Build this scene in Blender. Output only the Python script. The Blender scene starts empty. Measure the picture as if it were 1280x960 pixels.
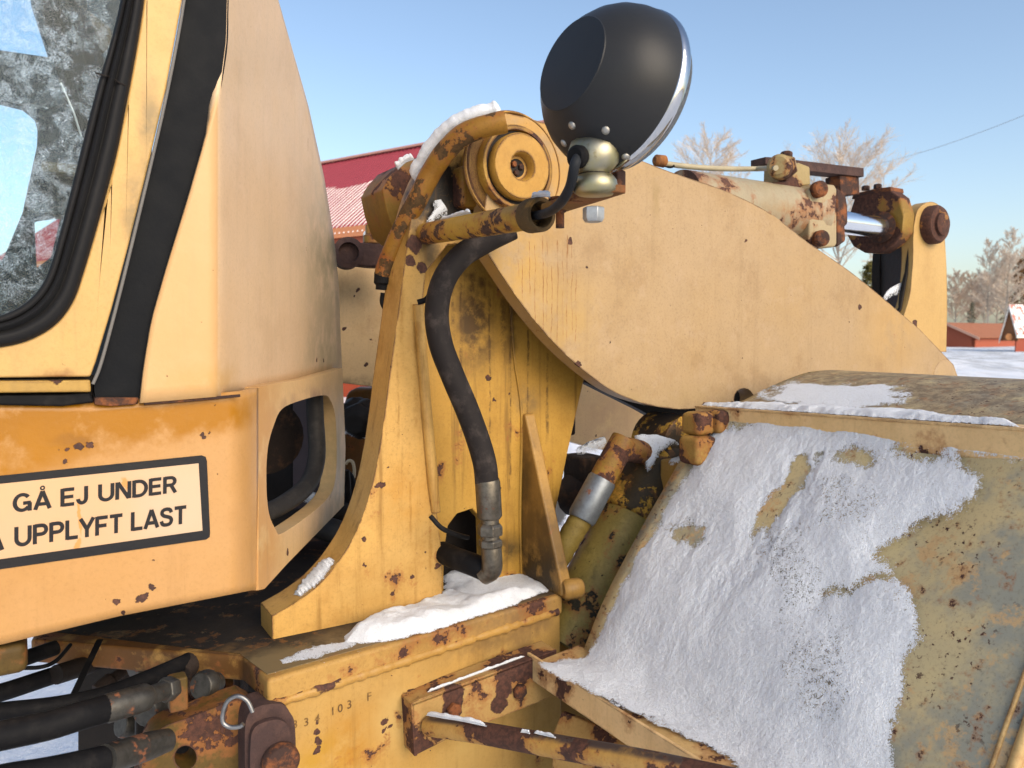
import bpy, bmesh, math, random
import numpy as np
from mathutils import Vector, Matrix, noise, geometry
from mathutils.bvhtree import BVHTree
R = math.radians
random.seed(7)
S = bpy.context.scene
COL = S.collection
# ------------------------------------------------------------------ camera
F = 967.0                                   # focal length in pixels of a 1280 wide frame
CAMZ = 1.75
PITCH = math.atan(65 / F)
C = Vector((0, 0, CAMZ))
cd = bpy.data.cameras.new("camera"); cam = bpy.data.objects.new("camera", cd); COL.objects.link(cam)
cam.location = C; cam.rotation_euler = (R(90) - PITCH, 0, 0)
cd.sensor_width = 36; cd.lens = 36 * F / 1280; cd.clip_start = 0.02; cd.clip_end = 3000
cd.dof.use_dof = True; cd.dof.focus_distance = 1.3; cd.dof.aperture_fstop = 9.0
S.camera = cam
# ------------------------------------------------------------------ light
SUN_AZ, SUN_EL = 38, 29                      # degrees right of straight behind the camera / above the horizon
sd = Vector((math.sin(R(SUN_AZ)) * math.cos(R(SUN_EL)), -math.cos(R(SUN_AZ)) * math.cos(R(SUN_EL)), math.sin(R(SUN_EL))))
W = bpy.data.worlds.new("World"); S.world = W; W.use_nodes = True
wn = W.node_tree.nodes; wl = W.node_tree.links
sky = wn.new("ShaderNodeTexSky"); sky.sky_type = 'NISHITA'; sky.sun_disc = False
sky.sun_elevation = R(SUN_EL); sky.sun_rotation = math.atan2(sd.x, sd.y)
sky.air_density = 1.0; sky.dust_density = 1.8; sky.ozone_density = 0.8
wl.new(sky.outputs[0], wn["Background"].inputs[0]); wn["Background"].inputs[1].default_value = 0.15
sl = bpy.data.lights.new("sun", 'SUN'); sun = bpy.data.objects.new("sun", sl); COL.objects.link(sun)
sl.energy = 2.0; sl.angle = R(45); sl.color = (1.0, 0.87, 0.70)
sun.rotation_euler = sd.to_track_quat('Z', 'Y').to_euler()
S.view_settings.view_transform = 'Standard'; S.view_settings.look = 'None'
S.view_settings.exposure = 0.58; S.view_settings.gamma = 1
S.cycles.max_bounces = 6; S.cycles.transparent_max_bounces = 12
S.cycles.use_denoising = True
# ------------------------------------------------------------------ places
TH = R(32)
U = Vector((math.cos(TH), math.sin(TH), 0))      # along the machine, away to the right
Vv = Vector((math.sin(TH), -math.cos(TH), 0))    # across the machine, towards the viewer
Z = Vector((0, 0, 1))
FWD = Vector((0, math.cos(PITCH), -math.sin(PITCH))); UPC = Vector((0, math.sin(PITCH), math.cos(PITCH)))
def ray(px, py): return Vector(((px - 640) / F, 0, 0)) + FWD - UPC * ((py - 480) / F)
def D(px, py, y): r = ray(px, py); return C + r * (y / r.y)
def onV(px, py, v): r = ray(px, py); return C + r * (v / r.dot(Vv))
def onU(px, py, u): r = ray(px, py); return C + r * (u / r.dot(U))
def onZ(px, py, z): r = ray(px, py); return C + r * ((z - CAMZ) / r.z)
def onX(px, py, x): r = ray(px, py); return C + r * (x / r.x)
def uvz(u, v, z): return U * u + Vv * v + Z * z
def pv(pts, v): return [onV(a, b, v) for a, b in pts]
def cr(pts, n=6, closed=False):
    P = [Vector(p) for p in pts]; out = []; m = len(P)
    rng = range(m) if closed else range(m - 1)
    for i in rng:
        p1, p2 = P[i], P[(i + 1) % m]
        p0 = P[i - 1] if (closed or i > 0) else p1 * 2 - p2
        p3 = P[(i + 2) % m] if (closed or i + 2 < m) else p2 * 2 - p1
        for k in range(n):
            t = k / n
            out.append(0.5 * ((2 * p1) + (p2 - p0) * t + (2 * p0 - 5 * p1 + 4 * p2 - p3) * t * t + (3 * p1 - p0 - 3 * p2 + p3) * t ** 3))
    if not closed: out.append(P[-1])
    return out
def interp(tab, x):
    xs = [a for a, b in tab]; ys = [b for a, b in tab]
    return float(np.interp(x, xs, ys))
def fb(p, s, o=4): return noise.fractal(Vector(p) * s, 1.0, 2.0, o)
# ------------------------------------------------------------------ objects
def thing(name, label, cat, loc, group=None):
    o = bpy.data.objects.new(name, None); COL.objects.link(o); o.location = loc
    o["label"] = label; o["category"] = cat
    if group: o["group"] = group
    o.empty_display_size = .1
    return o
def link(o, parent):
    COL.objects.link(o)
    if parent is not None:
        o.parent = parent
        o.matrix_parent_inverse = Matrix.Translation(-parent.location) if parent.type == 'EMPTY' else Matrix()
    return o
def mk(name, verts, faces, mat, parent=None, bevel=0, smooth=38, seg=2, recalc=True):
    me = bpy.data.meshes.new(name); me.from_pydata([tuple(v) for v in verts], [], faces)
    if recalc:
        b = bmesh.new(); b.from_mesh(me); bmesh.ops.recalc_face_normals(b, faces=b.faces); b.to_mesh(me); b.free()
    me.materials.append(mat)
    if smooth:
        me.polygons.foreach_set("use_smooth", [True] * len(me.polygons)); me.set_sharp_from_angle(angle=R(smooth))
    o = bpy.data.objects.new(name, me); link(o, parent)
    if bevel:
        m = o.modifiers.new("bevel", 'BEVEL'); m.width = bevel; m.segments = seg; m.limit_method = 'ANGLE'; m.angle_limit = R(35); m.harden_normals = True
    return o
def tag(o, label=None, cat=None, group=None, kind=None):
    if label: o["label"] = label
    if cat: o["category"] = cat
    if group: o["group"] = group
    if kind: o["kind"] = kind
    return o
def plate_vf(pts, ext, holes=()):
    n = Vector((0, 0, 0))
    for i in range(len(pts)): n += (pts[i] - pts[0]).cross(pts[(i + 1) % len(pts)] - pts[0])
    n.normalize(); a = (pts[1] - pts[0]).normalized(); b = n.cross(a)
    loops = [list(pts)] + [list(h) for h in holes]
    flat = [[Vector((p.dot(a), p.dot(b), 0)) for p in L] for L in loops]
    tris = geometry.tessellate_polygon(flat)
    vs = [p for L in loops for p in L]; m = len(vs)
    V2 = vs + [p + ext for p in vs]
    fs = [tuple(t) for t in tris] + [tuple(i + m for i in reversed(t)) for t in tris]
    k = 0
    for L in loops:
        q = len(L)
        for i in range(q):
            j = (i + 1) % q; fs.append((k + i, k + j, k + j + m, k + i + m))
        k += q
    return V2, fs
def plate(name, pts, ext, mat, parent=None, holes=(), bevel=.003, seg=2):
    v, f = plate_vf(pts, ext, holes)
    return mk(name, v, f, mat, parent, bevel, 38, seg)
def tube_vf(path, r, n=14, cap=True):
    path = [Vector(p) for p in path]; m = len(path)
    rs = r if isinstance(r, (list, tuple)) else [r] * m
    vs, fs = [], []
    t0 = (path[1] - path[0]).normalized(); x = t0.orthogonal().normalized()
    for i in range(m):
        t = (path[min(i + 1, m - 1)] - path[max(i - 1, 0)]).normalized()
        x = (x - t * x.dot(t)).normalized(); y = t.cross(x)
        for k in range(n):
            a = 2 * math.pi * k / n; vs.append(path[i] + (x * math.cos(a) + y * math.sin(a)) * rs[i])
    for i in range(m - 1):
        for k in range(n):
            a = i * n + k; b = i * n + (k + 1) % n; fs.append((a, b, b + n, a + n))
    if cap: fs += [tuple(reversed(range(n))), tuple(range((m - 1) * n, m * n))]
    return vs, fs
def tube(name, path, r, mat, parent=None, n=14, sm=0, cap=True):
    if sm:
        k0 = len(path); path = cr(path, sm)
        if isinstance(r, (list, tuple)): r = [float(np.interp(i / (len(path) - 1) * (k0 - 1), range(k0), r)) for i in range(len(path))]
    v, f = tube_vf(path, r, n, cap); return mk(name, v, f, mat, parent, 0, 50)
def lathe_vf(prof, c, ax, n=32, ref=None):
    ax = ax.normalized(); x = (ref - ax * ref.dot(ax)).normalized() if ref else ax.orthogonal().normalized(); y = ax.cross(x); vs, fs = [], []
    for r, h in prof:
        for k in range(n):
            a = 2 * math.pi * k / n; vs.append(c + ax * h + (x * math.cos(a) + y * math.sin(a)) * max(r, 1e-5))
    for i in range(len(prof) - 1):
        for k in range(n):
            a = i * n + k; b = i * n + (k + 1) % n; fs.append((a, b, b + n, a + n))
    fs += [tuple(reversed(range(n))), tuple(range((len(prof) - 1) * n, len(prof) * n))]
    return vs, fs
def lathe(name, prof, c, ax, mat, parent=None, n=32, bevel=0, smooth=38, ref=None):
    v, f = lathe_vf(prof, c, ax, n, ref); return mk(name, v, f, mat, parent, bevel, smooth)
def hexbolt(name, c, ax, r, h, mat, parent): return lathe(name, [(r * .92, 0), (r, h * .1), (r, h * .75), (r * .8, h), (r * .3, h)], c, ax, mat, parent, 6, r * .08)
def box_vf(c, a, b, d, sa, sb, sd_):
    vs = [c + a * (i * sa / 2) + b * (j * sb / 2) + d * (k * sd_ / 2) for i in (-1, 1) for j in (-1, 1) for k in (-1, 1)]
    return vs, [(0, 1, 3, 2), (4, 6, 7, 5), (0, 4, 5, 1), (2, 3, 7, 6), (0, 2, 6, 4), (1, 5, 7, 3)]
def box(name, c, sa, sb, sd_, mat, parent=None, a=U, b=Vv, d=Z, bevel=.004):
    v, f = box_vf(c, a, b, d, sa, sb, sd_); return mk(name, v, f, mat, parent, bevel)
def surf(name, rows, mat, parent=None, thick=0, smooth=60):
    m = len(rows); n = len(rows[0]); vs = [p for r_ in rows for p in r_]
    fs = [(i * n + j, i * n + j + 1, (i + 1) * n + j + 1, (i + 1) * n + j) for i in range(m - 1) for j in range(n - 1)]
    o = mk(name, vs, fs, mat, parent, 0, smooth)
    if thick:
        k = o.modifiers.new("s", 'SOLIDIFY'); k.thickness = thick; fp = o.data.polygons[len(fs) // 2]; k.offset = -1 if fp.normal.dot(C - fp.center) > 0 else 1
    return o
# ------------------------------------------------------------------ materials
class NT:
    def __init__(s, name):
        s.m = bpy.data.materials.new(name); s.m.use_nodes = True; s.t = s.m.node_tree; s.t.nodes.clear()
        s.out = s.t.nodes.new("ShaderNodeOutputMaterial")
        s.geo = s.t.nodes.new("ShaderNodeNewGeometry"); s.pos = s.geo.outputs["Position"]
    def set(s, sock, v):
        if isinstance(v, bpy.types.NodeSocket): s.t.links.new(v, sock)
        elif v is not None:
            if isinstance(v, (tuple, list, Vector)) and len(v) == 3 and sock.type == 'RGBA': v = (*v, 1)
            sock.default_value = v
    def math(s, op, a, b=None, c=None, clamp=False):
        n = s.t.nodes.new("ShaderNodeMath"); n.operation = op; n.use_clamp = clamp
        for i, q in enumerate((a, b, c)): s.set(n.inputs[i], q) if q is not None else None
        return n.outputs[0]
    def vm(s, op, a, b=None):
        n = s.t.nodes.new("ShaderNodeVectorMath"); n.operation = op
        s.set(n.inputs[0], a)
        if b is not None: s.set(n.inputs[3] if op == 'SCALE' else n.inputs[1], b)
        return n.outputs[1] if op in ('DISTANCE', 'LENGTH', 'DOT_PRODUCT') else n.outputs[0]
    def mix(s, f, a, b, blend='MIX'):
        n = s.t.nodes.new("ShaderNodeMix"); n.data_type = 'RGBA'; n.blend_type = blend
        s.set(n.inputs[0], f); s.set(n.inputs[6], a); s.set(n.inputs[7], b); return n.outputs[2]
    def noise(s, scale, detail=4, rough=.55, vec=None, dist=0, col=False):
        n = s.t.nodes.new("ShaderNodeTexNoise"); n.inputs["Scale"].default_value = scale; n.inputs["Detail"].default_value = detail
        n.inputs["Roughness"].default_value = rough; n.inputs["Distortion"].default_value = dist
        s.set(n.inputs["Vector"], vec if vec is not None else s.pos); return n.outputs[1 if col else 0]
    def voro(s, scale, vec=None, feature='F1', rnd=1.0):
        n = s.t.nodes.new("ShaderNodeTexVoronoi"); n.feature = feature; n.inputs["Scale"].default_value = scale; n.inputs["Randomness"].default_value = rnd
        s.set(n.inputs["Vector"], vec if vec is not None else s.pos); return n
    def step(s, v, lo, hi, t0=0., t1=1.):
        n = s.t.nodes.new("ShaderNodeMapRange"); n.interpolation_type = 'SMOOTHSTEP'
        s.set(n.inputs[0], v); n.inputs[1].default_value = lo; n.inputs[2].default_value = hi; n.inputs[3].default_value = t0; n.inputs[4].default_value = t1
        return n.outputs[0]
    def scale(s, sc): return s.vm('MULTIPLY', s.pos, Vector(sc))
    def bsdf(s, col, rough=.5, metal=0, bump=None, bs=.3, bd=.002, spec=.5, **kw):
        n = s.t.nodes.new("ShaderNodeBsdfPrincipled")
        s.set(n.inputs["Base Color"], col); s.set(n.inputs["Roughness"], rough); s.set(n.inputs["Metallic"], metal)
        n.inputs["Specular IOR Level"].default_value = spec
        for k, v in kw.items(): s.set(n.inputs[k.replace("_", " ")], v)
        if bump is not None:
            b = s.t.nodes.new("ShaderNodeBump"); b.inputs["Strength"].default_value = bs; b.inputs["Distance"].default_value = bd
            s.set(b.inputs["Height"], bump); s.t.links.new(b.outputs[0], n.inputs["Normal"])
        s.t.links.new(n.outputs[0], s.out.inputs[0]); return n
RUST = (.045, .022, .017)
RUSTO = (.26, .085, .025)
def paint(name, base, alt, chip=.70, chipscale=14, halo=.05, streak=.25, dirt=(.10, .07, .03), speck=.5, spots=(), stains_shade=(), rough=.5,
          edge=0., top=None, mott=.12, rustc=RUST, fleck=.0, drips=None, plane=None):
    m = NT(name)
    kk = lambda q: q if max(q) < .2 else (q[0] * .71, q[1] * .69, q[2] * .66)
    base, alt, dirt = kk(base), kk(alt), kk(dirt); chip -= .055
    c = m.mix(m.step(m.noise(3.2, 5, .6), .35, .68), base, alt)
    c = m.mix(m.math('MULTIPLY', m.step(m.noise(7.5, 8, .7, m.vm('ADD', m.pos, Vector((4, 2, 9)))), .48, .68), min(.75, mott * 2.6)), c, (base[0] * .62, base[1] * .52, base[2] * .40))
    c = m.mix(m.math('MULTIPLY', m.step(m.noise(19, 8, .72, m.vm('ADD', m.pos, Vector((1, 8, 3)))), .53, .66), min(.7, mott * 2.2)), c, (base[0] * 1.12, base[1] * 1.15, base[2] * 1.3))
    c = m.mix(m.math('MULTIPLY', m.step(m.noise(26, 6, .7), .3, .75), mott), c, tuple(x * .55 for x in base))
    c = m.mix(m.math('MULTIPLY', m.step(m.noise(190, 4, .8), .47, .70), min(.6, .10 + mott * 1.7)), c, tuple(x * .5 for x in base))
    if plane:                                                # one facet of the panel has bleached less than the next
        f = m.math('ABSOLUTE', m.math('SUBTRACT', m.vm('DOT_PRODUCT', m.pos, plane[0]), plane[1]))
        c = m.mix(m.step(f, plane[2] * .7, plane[2] * 1.3, plane[4], 0), c, kk(plane[3]))
    warp = m.vm('ADD', m.pos, m.vm('SCALE', m.vm('SUBTRACT', m.noise(38, 4, .6, col=True), Vector((.5, .5, .5))), .028))
    for (p, r, colr, st) in stains_shade:                         # broad stains with their own shape, some also carrying painted shade
        d = m.vm('DISTANCE', warp, Vector(p)) if not isinstance(r, tuple) else m.vm('LENGTH', m.vm('DIVIDE', m.vm('SUBTRACT', warp, Vector(p)), Vector(r)))
        f = m.step(d, 0, r if not isinstance(r, tuple) else 1.0, st, 0)
        f = m.math('MULTIPLY', f, m.step(m.noise(17, 6, .65), .28, .6))
        c = m.mix(f, c, kk(colr))
    if streak:
        sn = m.noise(1, 6, .65, m.scale((46, 46, 2.4)))
        c = m.mix(m.math('MULTIPLY', m.step(sn, .5, .78), streak), c, dirt)
    if drips:                                                # thin rust runs, one by one: (u, top z, bottom z, half width)
        uu = m.math('ADD', m.vm('DOT_PRODUCT', m.pos, U), m.math('MULTIPLY', m.math('SUBTRACT', m.noise(1, 4, .6, m.scale((75, 75, 16))), .5), .014))
        zz = m.t.nodes.new("ShaderNodeSeparateXYZ"); m.t.links.new(m.pos, zz.inputs[0]); acc = None
        for (u_, zt2, zb2, hw) in drips[0]:
            l_ = m.step(m.math('ABSOLUTE', m.math('SUBTRACT', uu, u_)), hw * .15, hw * 1.9, 1, 0)
            l_ = m.math('MULTIPLY', l_, m.math('MULTIPLY', m.step(zz.outputs[2], zb2, zb2 + max(.02, hw * 18)), m.step(zz.outputs[2], zt2 - .006, zt2, 1, 0)))
            acc = l_ if acc is None else m.math('MAXIMUM', acc, l_)
        c = m.mix(m.math('MULTIPLY', acc, m.step(m.noise(34, 7, .78), .40, .58, drips[2] * .12, drips[2])), c, drips[1])
    cn = m.noise(chipscale, 9, .68)
    chips = m.step(cn, chip, chip + .012)
    if fleck:
        fn = m.noise(chipscale * 5.5, 5, .6); chips = m.math('MAXIMUM', chips, m.math('MULTIPLY', m.step(fn, .74 - fleck * .1, .755 - fleck * .1), m.step(m.noise(4, 3), .4, .6)))
    if speck:                                                 # pits and small flakes of uneven size
        pn = m.noise(88, 4, .55); th_ = .752 - .028 * speck
        chips = m.math('MAXIMUM', chips, m.math('MULTIPLY', m.step(pn, th_, th_ + .015), m.step(m.noise(6, 3, .6, m.vm('ADD', m.pos, Vector((5, 5, 1)))), .40, .52)))
        sc1 = m.math('ABSOLUTE', m.math('SUBTRACT', m.noise(1, 3, .5, m.vm('ADD', m.scale((34, 34, 9)), m.vm('SCALE', m.pos, 23.0))), .5))
        c = m.mix(m.math('MULTIPLY', m.step(sc1, .0, .006, 1, 0), m.step(m.noise(8, 3), .5, .62, 0, .5 * min(1, speck))), c, (base[0] * .4, base[1] * .33, base[2] * .25))
    if spots:
        for (p, r) in spots:
            chips = m.math('MAXIMUM', chips, m.step(m.vm('DISTANCE', warp, Vector(p)), r * .86, r, 1, 0))
    if edge:
        bv = m.t.nodes.new("ShaderNodeBevel"); bv.samples = 6; bv.inputs[0].default_value = .007
        dt = m.math('SUBTRACT', 1.0, m.vm('DOT_PRODUCT', bv.outputs[0], m.geo.outputs["Normal"]))
        en = m.step(m.noise(30, 7, .7), .36, .66)
        ev = m.math('MULTIPLY', dt, m.math('ADD', m.math('MULTIPLY', en, 1.0), .05))
        c = m.mix(m.step(ev, .008, .06, 0, .6 * min(1, edge)), c, (base[0] * .45, base[1] * .32, base[2] * .22))
        chips = m.math('MAXIMUM', chips, m.step(ev, .055 / edge, .075 / edge))
    run = None
    for dz_ in (.007, .016):
        r_n = m.step(m.noise(chipscale, 5, .68, m.vm('ADD', m.pos, Vector((0, 0, dz_)))), chip - .012, chip + .02)
        run = r_n if run is None else m.math('MAXIMUM', run, m.math('MULTIPLY', r_n, .6))
    c = m.mix(m.math('MULTIPLY', run, .45), c, (.24, .10, .025))
    if halo:
        h = m.step(cn, chip - halo, chip); c = m.mix(m.math('MULTIPLY', h, .5), c, RUSTO)
    c2 = c
    if top:                                                   # dirt that has settled on faces that look up
        tc, st = top
        nz = m.t.nodes.new("ShaderNodeSeparateXYZ"); m.t.links.new(m.geo.outputs["Normal"], nz.inputs[0])
        f = m.math('MULTIPLY', m.step(nz.outputs[2], .55, .9, 0, st), m.step(m.noise(22, 6, .7), .2, .5))
        c2 = m.mix(f, c, tc)
    rn = m.mix(m.step(m.noise(120, 4, .7), .35, .7), rustc, (rustc[0] * 2.2, rustc[1] * 1.9, rustc[2] * 1.6))
    c3 = m.mix(chips, c2, rn)
    rg = m.math('ADD', m.math('MULTIPLY', chips, .32), m.math('ADD', m.math('MULTIPLY', m.noise(14, 4), .25), rough - .12))
    h = m.math('ADD', m.math('MULTIPLY', chips, -.7), m.math('ADD', m.math('MULTIPLY', m.noise(130, 3), .16), m.math('MULTIPLY', m.noise(11, 3), .5)))
    m.bsdf(c3, rg, 0, h, .7, .0026, .3)
    return m.m
def metal(name, col, rough=.35, var=.4, rust=0., mt=1.0):
    m = NT(name)
    c = m.mix(m.math('MULTIPLY', m.step(m.noise(60, 5, .7), .35, .7), var), col, tuple(x * .35 for x in col))
    if rust:
        f = m.step(m.noise(30, 7, .7), .62 - rust * .3, .68 - rust * .25); c = m.mix(f, c, m.mix(m.noise(90, 3), RUST, RUSTO))
        m.bsdf(c, m.math('ADD', m.math('MULTIPLY', f, .4), rough), m.math('MULTIPLY', m.math('SUBTRACT', 1, f), mt), m.noise(150, 4), .3, .001)
    else: m.bsdf(c, m.math('ADD', rough, m.math('MULTIPLY', m.noise(80, 3), .12)), mt, m.noise(150, 4), .12, .001)
    return m.m
def rubber(name, col=(.012, .012, .013), rough=.55, dust=.25, dustc=(.09, .08, .07)):
    m = NT(name)
    c = m.mix(m.math('MULTIPLY', m.step(m.noise(24, 7, .7), .46, .75), dust * .6), col, dustc)
    m.bsdf(c, m.math('ADD', rough - .1, m.math('MULTIPLY', m.noise(30, 4), .25)), 0, m.noise(200, 4), .25, .001, .07); return m.m
def rusty(name, a=RUST, b=RUSTO, f=.5, rough=.85):
    m = NT(name)
    c = m.mix(m.step(m.noise(24, 8, .7), .62 - f * .35, .72 - f * .2), a, b); c = m.mix(m.math('MULTIPLY', m.noise(150, 3), .5), c, (.03, .02, .016))
    m.bsdf(c, rough, 0, m.noise(70, 7, .7), .7, .004, .3); return m.m
def snowmat(name, col=(.70, .735, .785), grain=.6, dirt=0., dirtc=(.26, .22, .16), cover=True):
    m = NT(name)
    c = m.mix(m.step(m.noise(9, 6, .65), .4, .75), col, tuple(x * .93 for x in col))
    c = m.mix(m.math('MULTIPLY', m.step(m.noise(430, 4, .85), .50, .68), .55), c, (.42, .43, .46))
    c = m.mix(m.math('MULTIPLY', m.step(m.noise(900, 2, .6), .56, .7), .5), c, (.92, .94, .97))
    if dirt: c = m.mix(m.math('MULTIPLY', m.step(m.noise(300, 4, .8), .57, .68), dirt), c, dirtc)
    h = m.math('ADD', m.math('MULTIPLY', m.noise(480, 3, .8), 1.0), m.math('MULTIPLY', m.noise(120, 5, .7), 1.0))
    bs = m.bsdf(c, .75, 0, h, grain, .004, .2, Subsurface_Weight=.10, Subsurface_Radius=Vector((.012, .014, .018)), Subsurface_Scale=.5)
    if cover:                                                  # where the snow is thin only scattered grains are left
        at_ = m.t.nodes.new("ShaderNodeAttribute"); at_.attribute_name = "cover"
        v = m.math('ADD', m.math('MULTIPLY', at_.outputs["Fac"], 1.0), m.math('ADD', m.math('MULTIPLY', m.math('SUBTRACT', m.noise(620, 2, .6), .5), 2.6), m.math('MULTIPLY', m.math('SUBTRACT', m.noise(140, 5, .7), .5), 2.0)))
        tr_ = m.t.nodes.new("ShaderNodeBsdfTransparent"); mx_ = m.t.nodes.new("ShaderNodeMixShader")
        m.set(mx_.inputs[0], m.step(v, -.05, .08)); m.t.links.new(tr_.outputs[0], mx_.inputs[1]); m.t.links.new(bs.outputs[0], mx_.inputs[2]); m.t.links.new(mx_.outputs[0], m.out.inputs[0])
    return m.m
def flat(name, col, rough=.7, var=.25, sc=20, bump=.2, spec=.2):
    m = NT(name); c = m.mix(m.math('MULTIPLY', m.noise(sc, 6, .65), var * 1.6), col, tuple(x * .45 for x in col))
    m.bsdf(c, rough, 0, m.noise(sc * 5, 4), bump, .003, spec); return m.m

YEL = (.62, .385, .115); PALE = (.63, .43, .185); ORA = (.72, .36, .085); OCH = (.42, .225, .03)
m_snow = snowmat("snow"); m_snowr = snowmat("snow_ridge", cover=False); m_snowd = snowmat("snow_dirty", (.77, .82, .89), .8, .45)
m_black = rubber("black_rubber", (.008, .008, .009)); m_hose = rubber("hose_rubber", (.022, .021, .021), .5, .5)
m_seal = rubber("seal_rubber", (.014, .014, .015), .45, .2, (.05, .045, .045))
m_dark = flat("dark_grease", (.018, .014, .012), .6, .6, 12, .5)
m_darkbrown = rusty("dark_brown", (.02, .013, .01), (.07, .035, .018), .4)
m_purple = rusty("oxide_purple", (.055, .03, .028), (.085, .045, .037), .5)
m_rust = rusty("rust", RUST, RUSTO, .45); m_rusty = rusty("rust_light", (.12, .05, .022), (.33, .13, .035), .6)
m_steel = metal("steel", (.45, .45, .44), .35, .5); m_zinc = metal("zinc", (.42, .43, .43), .45, .35, 0, .85)
m_chrome = metal("chrome", (.52, .53, .55), .05, 0); m_rod = metal("chrome_rod", (.8, .82, .85), .1, .05)
m_steeld = metal("dull_steel", (.085, .08, .07), .5, .7, .2, .75)  # dull steel is darkened to carry the shade under the cab

LOADER = thing("wheel_loader", "yellow wheel loader in snow with rusty lift arm, frosted cab window and black work lamp", "wheel loader", D(640, 900, 1.7) * 1.0)
LOADER.location.z = 0
# ================================================================== CAB
VC = -1.127
xl = [(-60, 288), (0, 284), (50, 283), (90, 278), (130, 270), (180, 255), (250, 235), (330, 210), (400, 190), (460, 180), (505, 175)]
xr = [(-60, 330), (0, 348), (60, 365), (130, 385), (220, 405), (300, 418), (360, 424), (400, 425), (470, 428)]
def smax(a, b, k=.02):
    h = max(0, min(1, .5 + .5 * (a - b) / k)); return b * (1 - h) + a * h + k * h * (1 - h)
def cabpoint(px, py, v, xc, k=.045):
    r = ray(px, py); s_ = v / r.dot(Vv)
    rc = ray(xc, py); Xc = rc.x * v / rc.dot(Vv)
    return C + r * smax(s_, Xc / r.x, k) if r.x < -.02 else C + r * s_
m_cabup = paint("cab_paint_pale", (.80, .58, .375), (.78, .56, .345), .80, 12, .03, .10, (.22, .2, .15), .5, rough=.42, mott=.08, plane=(Vv, VC, .006, (.70, .43, .18), .8),
    stains_shade=[(onV(230, 420, VC), .16, (.66, .37, .13), .3), (onV(205, 300, VC), .10, (.66, .36, .13), .3), (onV(300, 475, VC), (.2, .1, .035), (.62, .36, .10), .6),
            (D(417, 330, 1.75), (.2, .4, .3), (.30, .27, .15), .75), (D(420, 440, 1.7), (.15, .3, .1), (.28, .26, .14), .6)],
    spots=[(D(408, 125, 1.6), .0), (cabpoint(404, 450, VC, 272), .006), (cabpoint(396, 451, VC, 272), .005)])
rows = []
for i in range(31):
    row = []
    for j in range(35):
        w = j / 34
        yb = interp([(175, 504), (305, 493), (330, 487), (428, 465)], 175 + 253 * w)
        y = -60 + (yb + 60) * i / 30
        a, b = interp(xl, y), interp(xr, y); px = a + (b - a) * w
        row.append(cabpoint(px, y, VC, max(272, a - 4), .02))
    rows.append(row)
CABP = surf("cab_corner_panel", rows, m_cabup, LOADER, .012)
def ext(px, py, v, px2=-430):
    """carry a level edge of the cab side on from pixel column px to px2"""
    z = onV(px, py, v).z; a, b = -2000., 3000.
    for _ in range(60):
        m_ = (a + b) / 2
        if onV(px2, m_, v).z > z: a = m_
        else: b = m_
    return (px2, (a + b) / 2)
# lower body with the sign
m_cablow = paint("cab_paint_orange", (.61, .335, .115), (.63, .36, .145), .79, 12, .03, .2, (.3, .16, .05), .3, rough=.36, mott=.05,
    stains_shade=[(onV(60, 530, VC), (.34, .3, .072), (.40, .165, .004), 1.9), (onV(210, 525, VC), (.22, .2, .042), (.43, .18, .006), 1.7), (onV(-20, 575, VC), (.16, .2, .06), (.45, .19, .006), 1.4),
            (onV(100, 552, VC), (.05, .05, .014), (.25, .11, .02), .7)],
    spots=[(onV(*p, VC - .013), r) for p, r in [((83, 562), .004), ((98, 559), .005), ((110, 555), .006), ((81, 576), .003), ((252, 543), .007), ((264, 541), .003),
           ((145, 749), .0055), ((177, 749), .006), ((187, 738), .005), ((157, 766), .004), ((193, 697), .002)]] + [(D(322, 722, 1.2), .006), (D(327, 728, 1.2), .008), (D(330, 722, 1.2), .005)])
VL = VC - .013
top_l = [ext(-80, 505, VL), (-80, 505), (118, 508), (178, 503), (305, 493), (330, 487), (428, 465)]
bot_l = [ext(-80, 824, VL), (-80, 824), (0, 806), (150, 770), (330, 735), (430, 630)]
rows = []
xs = [-430 + 25 * k for k in range(14)] + [-80 + 10 * k for k in range(36)] + [275 + 3.0 * k for k in range(17)]
for i in range(25):
    rows.append([cabpoint(px, interp(top_l, px) - 4 + (interp(bot_l, px) - interp(top_l, px) + 4) * i / 24, VL, 302) for px in xs])
surf("cab_side_panel", rows, m_cablow, LOADER, .012)
XCH = rows[10][-1].x
m_cabch = paint("cab_paint_worn", (.80, .53, .25), (.74, .50, .24), .78, 14, .05, .3, (.16, .13, .07), .5, rough=.45, mott=.1,
    stains_shade=[(onX(323, 600, XCH), (.3, .16, .5), (.645, .365, .14), 1.6), (onX(385, 500, XCH), (.3, .28, .035), (.30, .17, .10), .9), (onX(425, 600, XCH), (.2, .16, .3), (.33, .28, .13), .7), (onX(410, 650, XCH), (.2, .2, .06), (.27, .23, .11), .7)],
    spots=[(onX(360, 690, XCH), .008)])
hole = [(353, 511), (375, 501), (404, 494), (413, 500), (419, 520), (421, 560), (419, 600), (410, 622), (385, 645), (352, 667), (345, 662), (336, 640), (333, 600), (335, 560), (343, 530)]
hole = [(p.x, p.y) for p in cr([(a, b, 0) for a, b in hole], 4, True)]
out = [(323, 484), (340, 480), (380, 474), (428, 460), (432, 560), (430, 632), (400, 663), (360, 704), (331, 736), (323, 738)]
plate("cab_front_panel", [onX(a, b, XCH) for a, b in out], Vector((-.032, 0, 0)), m_cabch, LOADER, [[onX(a, b, XCH) for a, b in hole]], .0012)
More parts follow.
